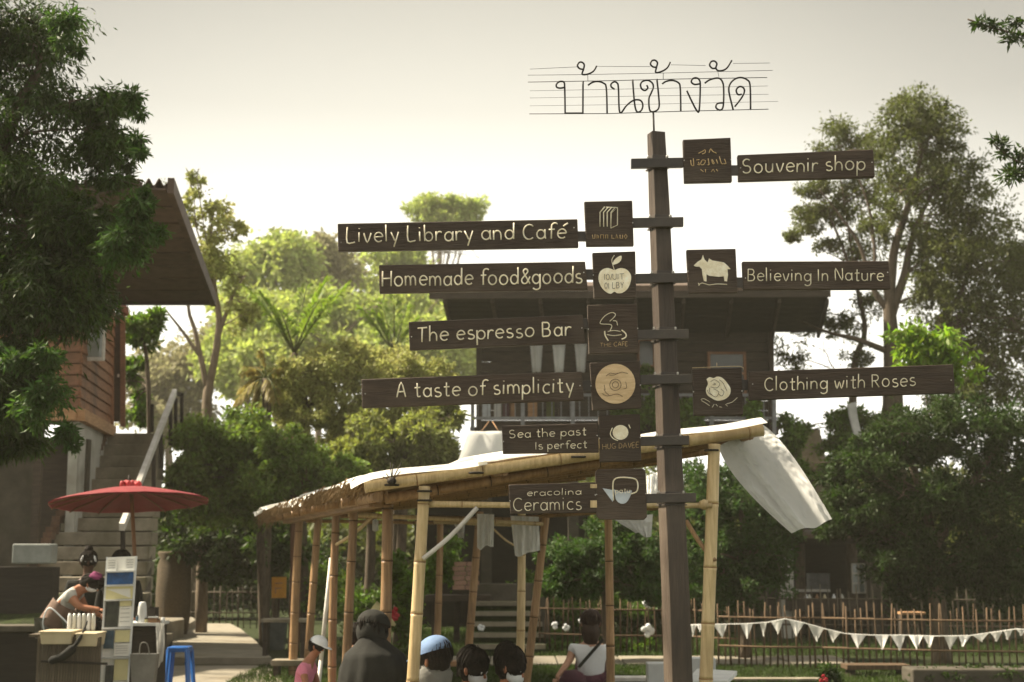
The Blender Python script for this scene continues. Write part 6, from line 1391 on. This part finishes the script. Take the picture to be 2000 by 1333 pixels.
palm('second bright palm behind the bush, left of the espresso board', 'palm', 770, 690, 33, [(700, 600, 0), (725, 610, -.4), (745, 590, .3), (770, 578, -.2), (795, 600, .4), (815, 625, 0)], 'leaf_palm', .5, nleaf=40, arch=.05, hang=.5, w=.026)
palm('yellowing palm with drooping golden fronds left of the bush', 'palm', 520, 740, 25, [(458, 800, -.3), (470, 770, .2), (490, 820, 0), (540, 790, -.4), (560, 740, .3), (480, 735, .3), (510, 700, 0)], 'leaf_gold', .34, nleaf=32, arch=.16, hang=.7, w=.018)
palm('small shaded palm with arching fronds right of the red parasol', 'palm', 377, 1010, 31.5, [(300, 960, -.2), (330, 930, .2), (375, 925, -.1), (430, 935, .2), (468, 975, 0), (445, 1010, -.5), (300, 1010, .2), (340, 1030, -.5), (410, 1035, -.4)], 'leaf_green', .42, .07, nleaf=30, arch=.2, hang=.7)

# planting at ground level
def tufts(name, label, cat, px0, px1, Y0, Y1, n, h, mm='blade', w=.012, kind='stuff', seed=1):
    rs = np.random.RandomState(seed); t = rs.uniform(0, 1, n); a, b = G(px0, Y0), G(px1, Y1)
    P = np.stack([a.x + (b.x - a.x) * t, rs.uniform(min(Y0, Y1) - .25, max(Y0, Y1) + .25, n), np.zeros(n)], 1)
    Dr = rs.normal(size=(n, 3)) * .35 + np.array([0, 0, 1.0]); Dr /= np.linalg.norm(Dr, axis=1)[:, None]
    base = Vector((float(P[:, 0].mean()), float(P[:, 1].mean()), 0)); me = leaf_mesh(name, P - np.array(base), Dr, h, w, rs)
    return link_mesh(name, me, mm, base, None, kind=kind, label=label, cat=cat) if label else link_mesh(name, me, mm, base, None, kind=kind)
def lawn(x0, x1, Y0, Y1, n, seed, h=.06):
    rs = np.random.RandomState(seed); P = np.stack([rs.uniform(x0, x1, n), rs.uniform(Y0, Y1, n), np.zeros(n)], 1)
    Dr = rs.normal(size=(n, 3)) * .5 + np.array([0, 0, 1.0]); Dr /= np.linalg.norm(Dr, axis=1)[:, None]
    link_mesh('grass', leaf_mesh('grass', P, Dr, h, .012, rs), 'blade', Vector((0, 0, 0)), None, kind='stuff')
lawn(-3.4, 8, 17.2, 19.8, 32000, 71); lawn(-3.2, 9, 21.4, 25, 26000, 72, .09); lawn(-1.9, 4, 25, 28, 9000, 73, .12)
# clipped green at the corner wall, low border plants by the fence
tree('low_hedge', 'low dark hedge on the block wall at the bottom right corner', 'hedge', G(1880, 17.4), None, [(1830, 1318, 60, 12, 17.4, .3, 1), (1900, 1316, 60, 12, 17.4, .3, 1), (1970, 1316, 60, 12, 17.4, .3, 1)], 'leaf_dark', n=7000, L=.05, w=.025, per=60, cs=.35, seed=81)
tree('border_plants', 'leafy border plants at the foot of the stick fence behind the woman in white', 'plant', G(1200, 22.5), None, [(1100, 1268, 60, 12, 22.6, .3, 1), (1230, 1265, 60, 14, 22.6, .3, 1), (1020, 1180, 40, 60, 25.8, .3, .8), (1180, 1190, 120, 24, 23.2, .4, 1)], 'leaf_green', n=9000, L=.09, w=.04, per=30, cs=.35, seed=82)
tree('shaded_planting', 'shaded leafy plants between the shelter poles at the centre', 'plant', G(780, 19), None, [(790, 1190, 30, 60, 19, .4, 1), (770, 1120, 24, 40, 19.5, .3, .8), (700, 1190, 70, 40, 25, .5, 1), (640, 1150, 60, 50, 26, .5, 1), (840, 1130, 50, 40, 26.5, .4, .8), (870, 1100, 40, 50, 26.5, .4, .8)], 'leaf_green', n=14000, L=.08, w=.04, per=30, cs=.32, seed=83)
tree('dark_flower_plant', 'dark leafy plant with small red flowers at the bottom edge, right of the white table', 'plant', G(1618, 15.5), None, [(1620, 1312, 18, 16, 15.5, .12, 1), (1622, 1340, 22, 20, 15.5, .14, 1)], 'leaf_dark', n=2600, L=.05, w=.028, per=30, cs=.35, seed=84)
def blossoms(label, pts_, Y, r, mm, cat='flower', grp=None):
    t_ = thing('flower', label, cat, W(pts_[0][0], pts_[0][1], Y), grp)
    for x, y in pts_:
        c = W(x, y, Y + random.uniform(-.1, .1))
        for k in range(5):
            a = k * 1.257 + random.random(); m = MB(); m.ell(c + Vector((math.cos(a) * r * .6, -.01, math.sin(a) * r * .6)), (r * .6, r * .25, r * .5), 6, 4, rot=Matrix.Rotation(a, 3, 'Y')); obj('petal', m, mm, t_)
blossoms('small red flowers on the dark plant at the bottom edge', [(1608, 1322), (1613, 1328), (1604, 1330)], 15.35, .022, 'red_petal')
blossoms('red blossom in the plants right of the thick brown pole', [(771, 1194), (773, 1204), (766, 1208)], 18.5, .05, 'red_petal')
for k, (x, y, lab) in enumerate(((1084, 1222, 'small white blossom left of the seated woman in white'), (1106, 1226, 'white blossom just left of the brown hair'), (1137, 1212, 'white blossom at the upper left of the brown haired head'), (1265, 1232, 'large pale blossom just left of the signpost foot'), (1268, 1176, 'pale blossom higher on the fence left of the signpost'), (940, 1226, 'small white blossom above the right dark head'))):
    blossoms(lab, [(x, y)], 21.5, .05 if k not in (3, 4) else .09, 'mask_white')
# the wood that closes the view
rs = np.random.RandomState(91); bl = []
for k in range(26):
    px = -100 + k * 88; bl.append((px, 1000 + rs.uniform(-40, 30), 75, 85, 46 + rs.uniform(0, 6), 2.0, 1))
for k in range(20): bl.append((-50 + k * 112, 1080, 75, 50, 40, 1.5, 1))
c = clusters(bl, 34, rs); n = 70000; ci = rs.randint(0, len(c), n); C0 = np.array([q[0] for q in c])[ci]; off = rs.normal(size=(n, 3)) * .5
P = C0 + off * .5; P[:, 2] = np.maximum(P[:, 2], .02); Dr = off / np.linalg.norm(off, axis=1)[:, None]
link_mesh('distant_woods', leaf_mesh('distant_woods', P, Dr, .34, .17, rs), 'leaf_olive', Vector((0, 0, 0)), None, kind='stuff', label='shaded woods closing the view behind the garden', cat='woods')

# shaded ground cover and low foliage that fill the view behind the fences
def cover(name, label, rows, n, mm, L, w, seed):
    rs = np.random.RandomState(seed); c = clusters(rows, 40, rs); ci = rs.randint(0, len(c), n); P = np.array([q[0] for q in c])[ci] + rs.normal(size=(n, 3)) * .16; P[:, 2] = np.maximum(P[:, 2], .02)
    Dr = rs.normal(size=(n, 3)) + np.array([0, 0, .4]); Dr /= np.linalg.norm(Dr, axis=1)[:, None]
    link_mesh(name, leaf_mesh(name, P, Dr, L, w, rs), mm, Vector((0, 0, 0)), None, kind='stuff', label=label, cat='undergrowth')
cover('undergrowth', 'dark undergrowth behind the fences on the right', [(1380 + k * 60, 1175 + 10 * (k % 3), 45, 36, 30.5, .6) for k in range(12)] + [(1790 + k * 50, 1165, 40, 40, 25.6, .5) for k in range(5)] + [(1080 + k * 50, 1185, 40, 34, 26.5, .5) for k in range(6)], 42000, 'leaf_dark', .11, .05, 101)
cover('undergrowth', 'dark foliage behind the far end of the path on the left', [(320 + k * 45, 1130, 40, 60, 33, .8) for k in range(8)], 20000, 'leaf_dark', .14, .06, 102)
